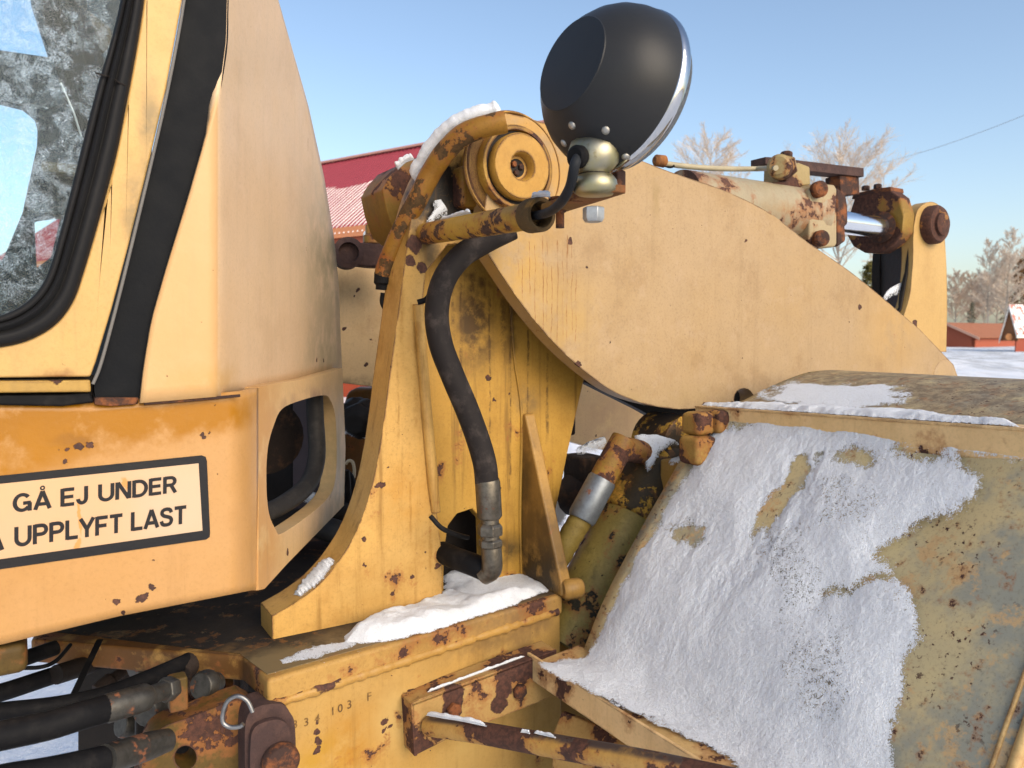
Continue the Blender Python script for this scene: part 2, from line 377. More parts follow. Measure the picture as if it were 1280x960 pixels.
# inside of the opening
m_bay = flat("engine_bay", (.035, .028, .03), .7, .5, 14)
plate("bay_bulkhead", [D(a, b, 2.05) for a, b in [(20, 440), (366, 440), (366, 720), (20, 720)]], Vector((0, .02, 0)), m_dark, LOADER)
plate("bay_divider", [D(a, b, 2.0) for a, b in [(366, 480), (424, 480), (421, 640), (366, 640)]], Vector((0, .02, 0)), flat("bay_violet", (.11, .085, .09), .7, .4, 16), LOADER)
tube("bay_hose", [D(392, 470, 1.62), D(394, 520, 1.62), D(396, 570, 1.6), D(385, 605, 1.55), D(355, 630, 1.45), D(325, 645, 1.38)], .018, m_hose, LOADER, 16, 6)
tube("bay_hose", [D(408, 480, 1.75), D(414, 530, 1.75), D(416, 580, 1.75), D(400, 620, 1.7)], .012, m_black, LOADER, 10, 5)
lathe("bay_pulley", [(.07, 0), (.085, .01), (.085, .02), (.04, .03)], D(330, 545, 1.75), Vector((.5, -.9, 0)), m_darkbrown, LOADER, 24)
tube("bay_pipe", [D(330, 660, 1.75), D(430, 640, 1.85), D(470, 632, 1.95)], .03, m_dark, LOADER, 12)
# door with window
m_door = paint("door_paint", (.70, .44, .145), (.66, .43, .17), .80, 14, .03, .2, (.2, .15, .07), .3, rough=.4, mott=.08,
    stains_shade=[(onV(190, 180, VC), (.022, .03, .12), (.10, .08, .04), .9), (onV(168, 270, VC), (.02, .03, .10), (.13, .10, .05), .8), (onV(70, 470, VC), (.04, .04, .012), (.28, .11, .03), .9)])
def dc(pts): return [(p.x, p.y) for p in cr([(a, b, 0) for a, b in pts], 6)]
so = dc([(186, -60), (180, 0), (171, 60), (158, 130), (145, 195), (125, 270), (106, 335), (92, 375), (72, 403), (45, 421), (15, 431), (-30, 437), (-90, 440), ext(-90, 440, VC)])
gi = dc([(160, -60), (151, 0), (136, 60), (121, 110), (103, 180), (88, 240), (75, 290), (62, 335), (48, 362), (28, 381), (0, 394), (-40, 400), (-90, 402), ext(-90, 402, VC)])
door = [(232, -60), (228, 0), (208, 110), (186, 205), (160, 310), (140, 385), (120, 452), (113, 471), (-90, 473), ext(-90, 473, VC)]
DOOR = plate("cab_door", pv(door + so[::-1], VC + .006), -Vv * .03, m_door, LOADER, (), .003)
plate("door_sill", pv([ext(-90, 477, VC), (-90, 477), (113, 475), (114, 490), (-90, 492), ext(-90, 492, VC)], VC + .004), -Vv * .03, paint("sill_paint", (.58, .36, .08), (.45, .28, .08), .74, 16, .06, .3, (.05, .04, .03), .5, spots=[(onV(70, 471, VC), .01)], edge=.6), LOADER)
plate("door_shadow_gap", pv([ext(-90, 470, VC), (-90, 470), (118, 468), (116, 512), (-90, 514), ext(-90, 514, VC)], VC - .03), -Vv * .01, m_dark, LOADER)
plate("door_bottom_seal", pv([ext(-90, 494, VC), (-90, 494), (78, 493), (112, 490), (118, 503), (78, 508), (-90, 505), ext(-90, 505, VC)], VC - .004), -Vv * .02, m_black, LOADER)
# rubber seal: a ridged strip swept round the glass
m2 = len(so); rows = []
for i in range(m2):
    a = Vector((*so[i], 0)); b = Vector((*gi[i], 0)); row = []
    for w, h in [(0, 0), (.02, .006), (.12, .012), (.3, .014), (.42, .012), (.46, .006), (.5, .006), (.54, .013), (.64, .016), (.72, .013), (.76, .007), (.8, .012), (.9, .013), (.98, .009), (1, -.008)]:
        p = a.lerp(b, w); row.append(onV(p.x, p.y, VC + .004 + h))
    rows.append(row)
SEAL = surf("window_seal", rows, m_seal, DOOR, 0, 80)
tube("seal_joint", [onV(119, 91, VC + .019), onV(132, 95, VC + .0205), onV(140, 97, VC + .013), onV(148, 103, VC + .0195), onV(157, 107, VC + .016)], .0012, m_dark, DOOR, 6)
# frosted glass
g = NT("frosted_glass")
tr = g.t.nodes.new("ShaderNodeBsdfTransparent"); tr.inputs[0].default_value = (.80, .88, .90, 1)
gl = g.t.nodes.new("ShaderNodeBsdfGlossy"); gl.inputs["Roughness"].default_value = .02; gl.inputs[0].default_value = (.8, .8, .8, 1)
fr = g.t.nodes.new("ShaderNodeFresnel"); fr.inputs[0].default_value = 1.16
mx = g.t.nodes.new("ShaderNodeMixShader"); g.t.links.new(fr.outputs[0], mx.inputs[0]); g.t.links.new(tr.outputs[0], mx.inputs[1]); g.t.links.new(gl.outputs[0], mx.inputs[2])
wv = g.vm('ADD', g.pos, g.vm('SCALE', g.vm('SUBTRACT', g.noise(55, 3, .6, col=True), Vector((.5, .5, .5))), .035))
r1 = g.math('ABSOLUTE', g.math('SUBTRACT', g.noise(100, 3, .65, wv, 2.2), .5))
r2 = g.math('ABSOLUTE', g.math('SUBTRACT', g.noise(170, 3, .6, wv, 1.5), .5))
patch = g.step(g.noise(48, 5, .7, wv), .44, .56)
fern = g.math('MULTIPLY', g.math('MAXIMUM', g.step(r1, .004, .014, 1, 0), g.step(r2, .003, .010, 1, 0)), patch)
film = g.math('MULTIPLY', g.step(g.noise(20, 6, .7), .45, .75), .03)
dn = g.vm('DISTANCE', g.vm('ADD', g.pos, g.vm('SCALE', g.vm('SUBTRACT', g.noise(8, 4, .6, col=True), Vector((.5, .5, .5))), .2)), onV(10, 150, VC))
dens = g.step(dn, .12, .30, 1, .06)
ff = g.math('MULTIPLY', g.math('ADD', g.math('MULTIPLY', fern, .9), film), dens, clamp=True)
df = g.t.nodes.new("ShaderNodeBsdfDiffuse"); df.inputs[0].default_value = (.66, .78, .90, 1)
tl = g.t.nodes.new("ShaderNodeBsdfTranslucent"); tl.inputs[0].default_value = (.72, .82, .88, 1)
ms = g.t.nodes.new("ShaderNodeMixShader"); ms.inputs[0].default_value = .35; g.t.links.new(df.outputs[0], ms.inputs[1]); g.t.links.new(tl.outputs[0], ms.inputs[2])
m3 = g.t.nodes.new("ShaderNodeMixShader"); g.t.links.new(ff, m3.inputs[0]); g.t.links.new(mx.outputs[0], m3.inputs[1]); g.t.links.new(ms.outputs[0], m3.inputs[2])
g.t.links.new(m3.outputs[0], g.out.inputs[0])
gp = [onV(a, b, VC - .004) for a, b in gi] + [onV(-430, -60, VC - .004)]
plate("window_pane", gp, -Vv * .004, g.m, DOOR, (), 0)
# dark strip between door and corner panel
m_strip = rubber("strip_rubber", (.006, .007, .009), .5, .25, (.02, .02, .021))
sl_ = [(236, -60), (232, 0), (214, 100), (193, 195), (168, 300), (147, 385), (128, 455), (118, 480), (120, 502)]
sr_ = [(172, 505), (178, 470), (192, 400), (212, 330), (237, 250), (257, 180), (272, 130), (280, 90), (285, 50), (286, 0), (290, -60)]
plate("cab_vent_strip", pv(dc(sl_) + dc(sr_), VC - .012), -Vv * .02, m_strip, LOADER, (), .003)
tube("strip_trim", [onV(a - 2, b, VC + .003) for a, b in sl_[:-1]], .0022, flat("trim_grey", (.16, .15, .14), .5), LOADER, 8, 4)
plate("strip_foot", pv([(118, 497), (174, 497), (170, 506), (140, 508), (118, 506)], VC - .004), -Vv * .02, m_rust, LOADER, (), .002)
tube("cab_ledge_rust", [onV(180, 504.5, VC - .004), onV(240, 500, VC - .004), onV(300, 494.5, VC - .006)], .0022, m_rust, LOADER, 6)
# interior seen through the glass
m_int = flat("cab_interior", (.020, .030, .042), .6, .4, 10)
VI = -2.0
CABI = plate("cab_far_wall", pv([(-430, -160), (190, -120), (190, 470), (-430, 520)], VI), -Vv * .04, m_int, LOADER,
    [pv(h, VI) for h in ([(-200, -100), (32, -100), (39, 0), (62, 71), (0, 62), (-200, 50)],
                         [(83, 7), (101, 11), (112, 28), (102, 69), (94, 55)],
                         [(-200, 120), (0, 126), (28, 133), (44, 146), (47, 160), (46, 183), (28, 266), (5, 321), (-20, 349), (-200, 352)],
                         [(43, 275), (76, 270), (64, 321), (46, 335)])], .004)
plate("cab_pillar", [D(a, b, 1.25) for a, b in [(30, -70), (62, -70), (112, 95), (103, 175), (85, 150)]], Vector((.01, .05, 0)), flat("pillar_grey", (.05, .046, .045), .6, .3), LOADER)
tube("wiper_arm", [D(76, 104, 1.2), D(92, 140, 1.2), D(102, 172, 1.2)], .0016, m_steel, LOADER, 6)
box("dashboard", D(80, 214, 1.5), .075, .06, .02, flat("dash_beige", (.16, .13, .09), .6), LOADER)
box("dashboard", D(76, 246, 1.52), .075, .06, .08, m_int, LOADER)
lathe("cab_mirror", [(.02, 0), (.034, .01), (.036, .05), (.02, .07)], D(128, 55, 1.5), Vector((-.3, -.8, .2)), flat("mirror_brown", (.1, .075, .05), .5), LOADER, 16)
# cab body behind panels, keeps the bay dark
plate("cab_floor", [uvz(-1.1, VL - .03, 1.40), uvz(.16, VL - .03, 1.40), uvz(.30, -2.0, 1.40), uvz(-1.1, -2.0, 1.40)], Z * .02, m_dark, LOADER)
# sign
SIGN = plate("warning_sign", pv([ext(-80, 602.5, VL, -250), (-80, 602.5), (252, 569), (257, 571), (258.5, 576), (262.5, 666), (262, 671), (258, 674), (-80, 723), ext(-80, 723, VL, -250)], VL), Vv * .0016, flat("sign_black", (.014, .014, .016), .45, .2), LOADER, (), .0006)
m_sgw = NT("sign_face"); cc = m_sgw.mix(m_sgw.step(m_sgw.noise(12, 5), .3, .7), (.53, .325, .165), (.49, .315, .175))
dd = m_sgw.vm('DISTANCE', m_sgw.pos, onV(235, 630, VL)); cc = m_sgw.mix(m_sgw.math('MULTIPLY', m_sgw.step(dd, .02, .12, 1, 0), .5), cc, (.47, .38, .29))
for (px0, py0, w_, h_) in [(157, 605, .0035, .012), (101, 645, .0025, .03), (100, 680, .004, .012), (96, 700, .002, .012)]:
    q = m_sgw.vm('LENGTH', m_sgw.vm('DIVIDE', m_sgw.vm('SUBTRACT', m_sgw.vm('ADD', m_sgw.pos, m_sgw.vm('SCALE', m_sgw.vm('SUBTRACT', m_sgw.noise(60, 3, col=True), Vector((.5, .5, .5))), .012)), onV(px0, py0, VL)), Vector((w_, .05, h_))))
    cc = m_sgw.mix(m_sgw.step(q, .6, 1, .85, 0), cc, (.55, .22, .04))
m_sgw.bsdf(cc, .4, 0, m_sgw.noise(60, 3), .1, .001)
plate("sign_face", pv([ext(-80, 613, VL, -240), (-80, 613), (248, 579), (253, 663), (-80, 710), ext(-80, 710, VL, -240)], VL + .0008), Vv * .0016, m_sgw.m, SIGN, (), .0003)
m_ink = flat("sign_ink", (.016, .015, .017), .5, .25)
def text_mesh(txt, bold=.032):
    cu = bpy.data.curves.new("t", 'FONT'); cu.body = txt; cu.offset = bold; cu.resolution_u = 3
    o = bpy.data.objects.new("t", cu); COL.objects.link(o); bpy.context.view_layer.update()
    me = bpy.data.meshes.new_from_object(o.evaluated_get(bpy.context.evaluated_depsgraph_get()))
    v = [x.co.copy() for x in me.vertices]; f = [tuple(p.vertices) for p in me.polygons]
    bpy.data.objects.remove(o); bpy.data.curves.remove(cu); bpy.data.meshes.remove(me)
    x0 = min(a.x for a in v); x1 = max(a.x for a in v)
    return v, f, x0, x1
def arc(cx_, cy_, rx, ry, a0, a1, n=12): return [(cx_ + rx * math.cos(R(a0 + (a1 - a0) * k / n)), cy_ + ry * math.sin(R(a0 + (a1 - a0) * k / n))) for k in range(n + 1)]
BOWL = [(.09, .92), (.40, .92)] + arc(.40, .70, .215, .22, 90, -90, 8) + [(.09, .48)]
GLYPH = {
 "G": (.88, [arc(.42, .5, .335, .425, 38, 322, 20) , [(.745, .0), (.745, .47)], [(.80, .455), (.45, .455)]]),
 "A": (.80, [[(.07, 0), (.40, 1)], [(.73, 0), (.40, 1)], [(.20, .29), (.60, .29)]]),
 "E": (.70, [[(.09, 0), (.09, 1)], [(.09, .08), (.64, .08)], [(.09, .51), (.60, .51)], [(.09, .92), (.64, .92)]]),
 "J": (.62, [[(.46, 1), (.46, .32)] + arc(.27, .32, .19, .245, 0, -180, 10)]),
 "U": (.80, [[(.09, 1), (.09, .38)] + arc(.39, .38, .30, .305, 180, 360, 12) + [(.69, 1)]]),
 "N": (.80, [[(.09, 0), (.09, 1)], [(.69, 0), (.69, 1)], [(.12, .98), (.66, .02)]]),
 "D": (.80, [[(.09, 0), (.09, 1)], [(.09, .92), (.34, .92)] + arc(.34, .5, .36, .42, 90, -90, 12) + [(.09, .08)]]),
 "R": (.77, [[(.09, 0), (.09, 1)], BOWL, [(.42, .46), (.65, 0)]]),
 "P": (.72, [[(.09, 0), (.09, 1)], BOWL]),
 "L": (.63, [[(.09, 0), (.09, 1)], [(.09, .08), (.60, .08)]]),
 "Y": (.74, [[(.05, 1), (.37, .42)], [(.69, 1), (.37, .42)], [(.37, .45), (.37, 0)]]),
 "F": (.66, [[(.09, 0), (.09, 1)], [(.09, .50), (.56, .50)], [(.09, .92), (.62, .92)]]),
 "T": (.68, [[(.02, .92), (.66, .92)], [(.34, .92), (.34, 0)]]),
 "S": (.74, [[(p.x, p.y) for p in cr([(.62, .72, 0), (.55, .88, 0), (.36, .93, 0), (.17, .87, 0), (.12, .71, 0), (.22, .58, 0), (.38, .52, 0), (.56, .44, 0), (.63, .29, 0), (.55, .12, 0), (.36, .07, 0), (.16, .12, 0), (.085, .30, 0)], 3)]]),
 " ": (.34, [])}
GLYPH["Å"] = (.80, GLYPH["A"][1] + [arc(.40, 1.17, .085, .095, 0, 360, 14)])
def stroke_text(txt, bl, br, cap, w=.195):
    tot = 0; items = []
    for ch in txt:
        adv, st = GLYPH[ch]
        items += [(tot, q, .075 if ch == "Å" and k == 3 else w) for k, q in enumerate(st)]; tot += adv + .04
    A, B = onV(*bl, VL + .0026), onV(*br, VL + .0026); ex = (B - A) / tot; H = onV(bl[0], bl[1] - cap, VL + .0026) - A; vs, fs = [], []
    for n_, (x0, q, w_) in enumerate(items):
        k0 = len(vs); m_ = len(q)
        for i in range(m_):
            a_ = Vector(q[max(i - 1, 0)]); b_ = Vector(q[min(i + 1, m_ - 1)]); t = (b_ - a_).normalized(); nrm = Vector((-t.y, t.x)) * w_ / 2
            for sg in (1, -1):
                p = Vector(q[i]) + nrm * sg; vs.append(A + ex * (x0 + p.x) + H * p.y + Vv * (n_ * .00003))
        fs += [(k0 + 2 * i, k0 + 2 * i + 1, k0 + 2 * i + 3, k0 + 2 * i + 2) for i in range(m_ - 1)]
    return mk("lettering", vs, fs, m_ink, SIGN, 0, 0)
stroke_text("GÅ EJ UNDER", (16, 641), (223, 615), 23)
stroke_text("UPPLYFT LAST", (18, 684), (234, 654), 25)
stroke_text("A", (-18, 690), (6, 687), 25)
# ================================================================== FRONT FRAME
ZD = 1.235
m_deck = paint("deck_paint", (.60, .36, .10), (.52, .31, .09), .66, 12, .08, .2, (.12, .07, .03), .8, edge=1.3, rough=.6, mott=.25,
    stains_shade=[(onZ(150, 800, ZD), .30, (.085, .038, .010), 1.9), (onZ(270, 830, ZD), .13, (.10, .046, .012), 1.7), (onZ(40, 800, ZD), .3, (.22, .10, .025), 1.3), (onZ(640, 760, ZD), (.2, .2, .06), (.17, .10, .045), 1.0), (onZ(560, 790, ZD), (.14, .14, .03), (.25, .14, .05), .9)])  # orange-brown on the rear band, darkened further to carry its shade
m_decktop = paint("deck_dark", (.018, .014, .011), (.04, .028, .018), .66, 22, 0, 0, speck=0, rough=.75, mott=.6, rustc=(.06, .045, .028),
    stains_shade=[(onZ(330, 836, ZD), .10, (.17, .12, .055), 1.6), (onZ(400, 828, ZD), .14, (.17, .12, .055), 1.7), (onZ(480, 805, ZD), .16, (.18, .125, .06), 1.7), (onZ(580, 780, ZD), .16, (.16, .11, .05), 1.5), (onZ(660, 752, ZD), .14, (.10, .065, .03), 1.4), (onZ(290, 816, ZD), .05, (.15, .085, .03), 1.2)])
p1, p2, p3, p4 = onZ(38, 799, ZD), onZ(302, 821, ZD), onZ(335, 850, ZD), onZ(704, 743, ZD)
DECK = plate("deck_plate", [p1, p2, p3, p4, p4 - Vv * .9, p1 - Vv * .6 + U * .1], -Z * .040, m_deck, LOADER, (), .007, 3)
ins = .012
plate("deck_grime", [p1 + U * .02 - Vv * .03, p2 - Vv * ins, p3 - Vv * (ins + .006) + U * .004, p4 - Vv * ins, p4 - Vv * .85, p1 - Vv * .55 + U * .12], Z * .0012, m_decktop, DECK, (), 0)
VF = -1.182
nF = (p4 - p3).cross(Z).normalized(); nF = nF if nF.dot(Vv) > 0 else -nF
pF = p3 - nF * .004
def onFr(px, py): r = ray(px, py); return C + r * ((pF - C).dot(nF) / r.dot(nF))
m_frame = paint("frame_paint", (.62, .37, .10), (.55, .35, .115), .70, 9, .04, .55, (.22, .12, .03), .8, rough=.5, mott=.12, fleck=.3,
    stains_shade=[(onFr(440, 935), .11, (.50, .23, .02), .9), (onFr(400, 950), .06, (.52, .30, .02), .7), (onFr(500, 900), .10, (.62, .43, .16), .8), (onFr(620, 800), (.2, .2, .05), (.20, .12, .05), .8), (onFr(670, 780), .08, (.17, .10, .045), .8),
            (onFr(580, 930), .1, (.60, .42, .15), .6)],
    spots=[(onFr(*p), r) for p, r in [((396, 915), .007), ((396, 928), .007), ((396, 938), .006), ((395, 903), .005), ((482, 900), .006), ((480, 912), .005), ((488, 908), .005), ((514, 865), .006), ((497, 832), .007), ((492, 843), .003)]])
ztop = ZD - .044
FRM = plate("frame_side", [onFr(334, 878), onFr(700, 762), onFr(702, 905), onFr(702, 1150), onFr(330, 1150)], -nF * .04, m_frame, LOADER, (), .003)
plate("frame_rib", [(onFr(704, 772) - nF * .03), (onFr(790, 742) - nF * .03), (onFr(760, 830) - nF * .03), (onFr(760, 1100) - nF * .03), (onFr(704, 1100) - nF * .03)], -Vv * .04, paint("frame_shade", (.50, .28, .05), (.40, .23, .05), .72, 10, .05, .5, (.06, .04, .02), .6), LOADER)
m_bead = paint("weld_paint", (.60, .35, .085), (.50, .29, .08), .60, 13, .04, .1, (.2, .14, .1), .5, rough=.45, spots=[(onFr(375, 862), .008), (onFr(405, 853), .02), (onFr(420, 848), .012)])
A_, B_ = onFr(338, 881), onFr(696, 764)
pts = [A_.lerp(B_, k / 90) for k in range(91)]
tube("weld_bead", pts, [.0085 + .0006 * math.sin(k * 1.9 + 2 * fb((k * .2, 3, 0), 1)) + .0035 * fb((k * .31, 0, 0), 1) for k in range(91)], m_bead, LOADER, 10)
# punched welded number
m_num = rusty("number_rust", (.12, .06, .02), (.30, .17, .05), .6)
def weld_text(txt, px, py, hpx, v=VF):
    tv, tf, x0, x1 = text_mesh(txt, .012); A = onFr(px, py) + nF * .0008; s_ = (onFr(px, py - hpx) + nF * .0008 - A).length / .69
    mk("frame_number", [A + ((p4 - p3).normalized()) * ((p.x - x0) * s_) + Z * (p.y * s_) for p in tv], tf, m_num, FRM, 0, 0)
for ch, px, py in [("3", 366, 911), ("3", 380, 908), ("4", 393, 904), ("1", 415, 894), ("0", 422, 891), ("3", 434, 886), ("F", 459, 876)]: weld_text(ch, px, py, 10)
# lower left: hitch plate, latch, ring, hoses
m_hitch = paint("hitch_paint", (.095, .058, .010), (.05, .03, .011), .60, 10, .1, .5, (.03, .02, .01), .8, rough=.65, mott=.35, edge=1.2)
VH = -1.17
ho = dc([(170, 1000), (178, 955), (188, 925), (206, 908), (240, 896), (275, 882), (303, 872)])
hh = [(232 + 14 * math.cos(a), 947 + 15 * math.sin(a)) for a in [k * .3927 for k in range(16)]]
plate("hitch_plate", pv(ho + [(318, 880), (318, 1000)], VH), -Vv * .05, m_hitch, LOADER, [pv(hh, VH)], .004)
plate("hitch_backing", pv([(170, 900), (318, 870), (318, 1000), (170, 1000)], VH - .12), -Vv * .02, m_dark, LOADER)
LAT = plate("hitch_latch", pv(dc([(307, 1000), (306, 930), (308, 900), (316, 887), (332, 881), (352, 880), (362, 890), (369, 912), (370, 1000)]), VF + .055), -Vv * .05, m_purple, LOADER, (), .008, 3)
plate("latch_step", pv(dc([(313, 1000), (313, 935), (317, 912), (330, 903), (350, 900), (362, 912), (366, 940), (366, 1000)]), VF + .066), -Vv * .02, m_purple, LAT, (), .005, 3)
lathe("latch_knob", [(.0275, 0), (.0275, .012), (.024, .018), (.008, .02)], onV(349, 949, VF + .066), Vv, m_rust, LAT, 24, .002)
tube("wire_ring", [D(a, b, 1.05) for a, b in [(316, 890), (309, 876), (297, 870), (285, 876), (279, 890), (279, 903), (288, 909), (300, 908), (304, 905)]], .0032, metal("ring_wire", (.3, .3, .3), .4, .5), LOADER, 8, 5)
plate("articulation_post", [D(a, b, 1.62) for a, b in [(97, 780), (340, 780), (340, 1050), (97, 1050)]], Vector((0, .1, 0)), m_dark, LOADER)
plate("articulation_web", [D(a, b, 1.45) for a, b in [(140, 800), (300, 800), (300, 920), (215, 920), (150, 860)]], Vector((0, .05, 0)), m_darkbrown, LOADER)
def hose(pts, r, mat=m_black, name="hydraulic_hose", n=18): return tube(name, [D(*p) for p in pts], r, mat, LOADER, n, 8)
hose([(-60, 846, 1.15), (0, 832, 1.18), (60, 813, 1.25), (130, 788, 1.35)], .0125)
tube("control_cable", [D(20, 835, 1.1), D(50, 834, 1.12), D(70, 826, 1.15), D(88, 806, 1.2)], .0032, m_black, LOADER, 8, 5)
hose([(-60, 880, 1.12), (0, 866, 1.15), (68, 844, 1.22), (140, 822, 1.32), (220, 805, 1.4)], .0138)
tube("hose_sleeve", [D(70, 843.5, 1.2), D(112, 830.5, 1.26)], .0155, m_dark, LOADER, 16)
plate("tie_strap", [D(84, 875, 1.08), D(92, 876, 1.08), D(128, 800, 1.2), D(120, 800, 1.2)], Vector((0, .004, 0)), m_black, LOADER, (), .001)
hose([(-60, 898, .98), (0, 890, 1.0), (70, 882, 1.03), (130, 869, 1.08), (180, 850, 1.14), (240, 824, 1.22)], .0125)
HOSE = hose([(-60, 934, .86), (0, 920, .88), (60, 907, .9), (100, 895, .92), (134, 885.5, .95)], .0172)
FER = tube("hose_ferrule", [D(132, 886.2, .948), D(135, 885.4, .95), D(170, 875, .98), D(182, 871.2, .99), D(184, 870.6, .995)], [.0172, .0182, .018, .0175, .014], m_steeld, LOADER, 24)
tube("ferrule_neck", [D(183, 870.8, .99), D(212, 861, 1.03)], .0125, m_steeld, FER, 18)
hexbolt("ferrule_nut", D(204, 863.5, 1.02), D(230, 855, 1.06) - D(204, 863.5, 1.02), .017, .022, m_steeld, FER)
box("hose_clamp", D(222, 865, 1.08), .025, .025, .05, m_hitch, LOADER)
hose([(-60, 993, .84), (0, 976, .86), (60, 966, .88), (132, 950, .93)], .0178)
FE2 = tube("hose_ferrule", [D(131, 950, .925), D(184, 933, .99), D(210, 925, 1.02)], [.0185, .0182, .015], m_steeld, LOADER, 24)
for (px, py, d, r, l) in [(165, 838, 1.25, .02, .05), (180, 890, 1.15, .022, .05), (205, 845, 1.3, .018, .05), (150, 905, 1.2, .02, .06), (250, 858, 1.15, .02, .04), (228, 840, 1.2, .016, .05), (120, 864, 1.3, .012, .06)]:
    lathe("hydraulic_fitting", [(r, 0), (r * 1.15, l * .2), (r * 1.15, l * .5), (r * .8, l * .55), (r * .8, l)], D(px, py, d), (U * random.uniform(.4, 1) - Vv * random.uniform(.2, .6) + Z * random.uniform(-.3, .3)), m_steeld if r > .017 else m_darkbrown, LOADER, 14, .002)
for (px, py, d) in [(240, 880, 1.3), (185, 915, 1.25), (262, 840, 1.28)]: box("valve_block", D(px, py, d), .07, .05, .06, m_hitch, LOADER)
# hose print
tv, tf, x0, x1 = text_mesh("H1000-16 WP 28.0 MPa (4080 PSI)", -.005)
A, B = D(12, 930, .86), D(131, 901, .92)
h0, h1 = D(12, 917.6, .884), D(131, 886.4, .947); ex = (h1 - h0); axd = ex.normalized(); rr = .0175
vs = []
for p in tv:
    c0 = h0 + ex * ((p.x - x0) / (x1 - x0)); toc = (C - c0); toc -= axd * toc.dot(axd); toc.normalize(); w = axd.cross(toc)
    if w.z < 0: w = -w
    an = -.62 + p.y * .40; vs.append(c0 + (toc * math.cos(an) + w * math.sin(an)) * rr)
mk("hose_print", vs, tf, flat("print_ochre", (.34, .22, .09), .6, .5, 200), HOSE, 0, 0)
lathe("cab_mount", [(.016, 0), (.02, .008), (.02, .04), (.016, .046)], onV(6, 838, VC - .05), Z, m_hitch, LOADER, 20)
box("cab_mount_block", onV(6, 818, VC - .05), .05, .06, .04, m_hitch, LOADER, bevel=.01)
# ================================================================== TOWER
VT = -1.285
m_tow = paint("tower_paint", (.72, .43, .12), (.66, .41, .13), .71, 11, .06, .85, (.26, .13, .025), 1.1, rough=.45, mott=.19, edge=.7,
    stains_shade=[(onV(552, 235, VT), .12, (.009, .007, .006), 2.4), (onV(505, 620, VT), .09, (.60, .30, .05), .7), (onV(480, 730, VT), (.12, .1, .06), (.45, .26, .06), .6), (onV(540, 320, VT), .05, (.05, .032, .012), .9), (onV(530, 285, VT), .06, (.03, .02, .013), 1.1), (onV(500, 300, VT), (.03, .1, .1), (.35, .22, .04), .5)],
    drips=([(onV(px_, 500, VT).dot(U), onV(px_, y0_, VT).z, onV(px_, y1_, VT).z, w_) for px_, y0_, y1_, w_ in [(503, 330, 470, .004), (520, 400, 560, .004), (497, 440, 560, .002), (512, 600, 690, .002), (537, 640, 730, .003)]], (.26, .125, .022), .6),
    spots=[(onV(*p, VT), r) for p, r in [((518, 305), .016), ((512, 325), .011), ((527, 333), .013), ((472, 608), .006), ((478, 608), .006), ((486, 582), .003), ((455, 675), .005), ((489, 460), .003), ((455, 708), .005), ((515, 720), .005), ((492, 742), .005), ((531, 690), .003), ((547, 705), .006)]])
tl_ = dc([(612, 160), (585, 166), (560, 182), (540, 205), (524, 240), (514, 275), (507, 320), (498, 390), (487, 470), (478, 540), (468, 595), (455, 640), (440, 675), (420, 706), (397, 732), (368, 754), (340, 770)])
tr_ = [(341, 811), (430, 793), (490, 772), (553, 745), (553, 700), (546, 640), (535, 520), (526, 400), (532, 340), (560, 305), (612, 300)]
TOW = plate("tower_plate", pv(tl_ + tr_, VT), -Vv * .075, m_tow, LOADER, (), .004, 2)
VI2 = -1.345
m_inner = paint("tower_inner_paint", (.55, .31, .05), (.62, .37, .075), .70, 10, .06, .95, (.14, .07, .012), .7, rough=.5, mott=.15,
    stains_shade=[(onV(595, 400, VI2), (.07, .07, .16), (.075, .04, .010), 1.5), (onV(640, 400, VI2), (.03, .03, .2), (.16, .085, .015), 1.2), (onV(625, 690, VI2), (.1, .1, .05), (.07, .045, .015), 1.4), (onV(660, 500, VI2), (.05, .05, .06), (.10, .07, .04), .7), (onV(570, 340, VI2), .06, (.06, .035, .012), .9), (onV(690, 640, VI2), .06, (.10, .06, .02), 1.2)],
    drips=([(onV(px_, 400, VI2).dot(U), onV(px_, y0_, VI2).z, onV(px_, y1_, VI2).z, w_) for px_, y0_, y1_, w_ in [(566, 330, 470, .004), (576, 335, 560, .002), (590, 340, 480, .006), (604, 345, 445, .007), (612, 350, 600, .002), (629, 370, 475, .006), (638, 380, 620, .002), (660, 410, 560, .002), (684, 440, 560, .003)]], (.085, .042, .010), .85),
    spots=[(onV(*p, VI2), r) for p, r in [((610, 472), .007), ((637, 493), .004), ((618, 500), .004), ((625, 610), .006), ((575, 480), .008), ((582, 490), .008)]])
arch = [(602, 716), (556, 720), (556, 670), (562, 652), (575, 640), (590, 635), (603, 640)]
io = [(520, 300), (600, 250), (760, 300), (745, 420), (729, 480), (720, 520), (711, 560), (703, 600), (690, 660), (700, 742), (606, 760), (604, 690), (603, 650), (590, 636), (572, 642), (560, 658), (555, 690), (555, 760), (520, 770)]
plate("tower_inner_plate", pv(io, VI2), -Vv * .03, m_inner, LOADER, (), .003)
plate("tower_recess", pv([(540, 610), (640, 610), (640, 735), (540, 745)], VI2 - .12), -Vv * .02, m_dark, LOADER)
tube("tower_rod", [onV(523, 380, VT + .004), onV(532, 500, VT + .004), onV(541, 600, VT + .004), onV(545, 640, VT + .003)], [.010, .010, .0105, .0085], m_tow, TOW, 12, 4)
tube("weld_seam", [onV(636, 330, VI2 + .001), onV(642, 440, VI2 + .001), onV(652, 520, VI2 + .001), onV(650, 640, VI2 + .001), onV(652, 735, VI2 + .001)], .003, m_inner, LOADER, 8, 4)
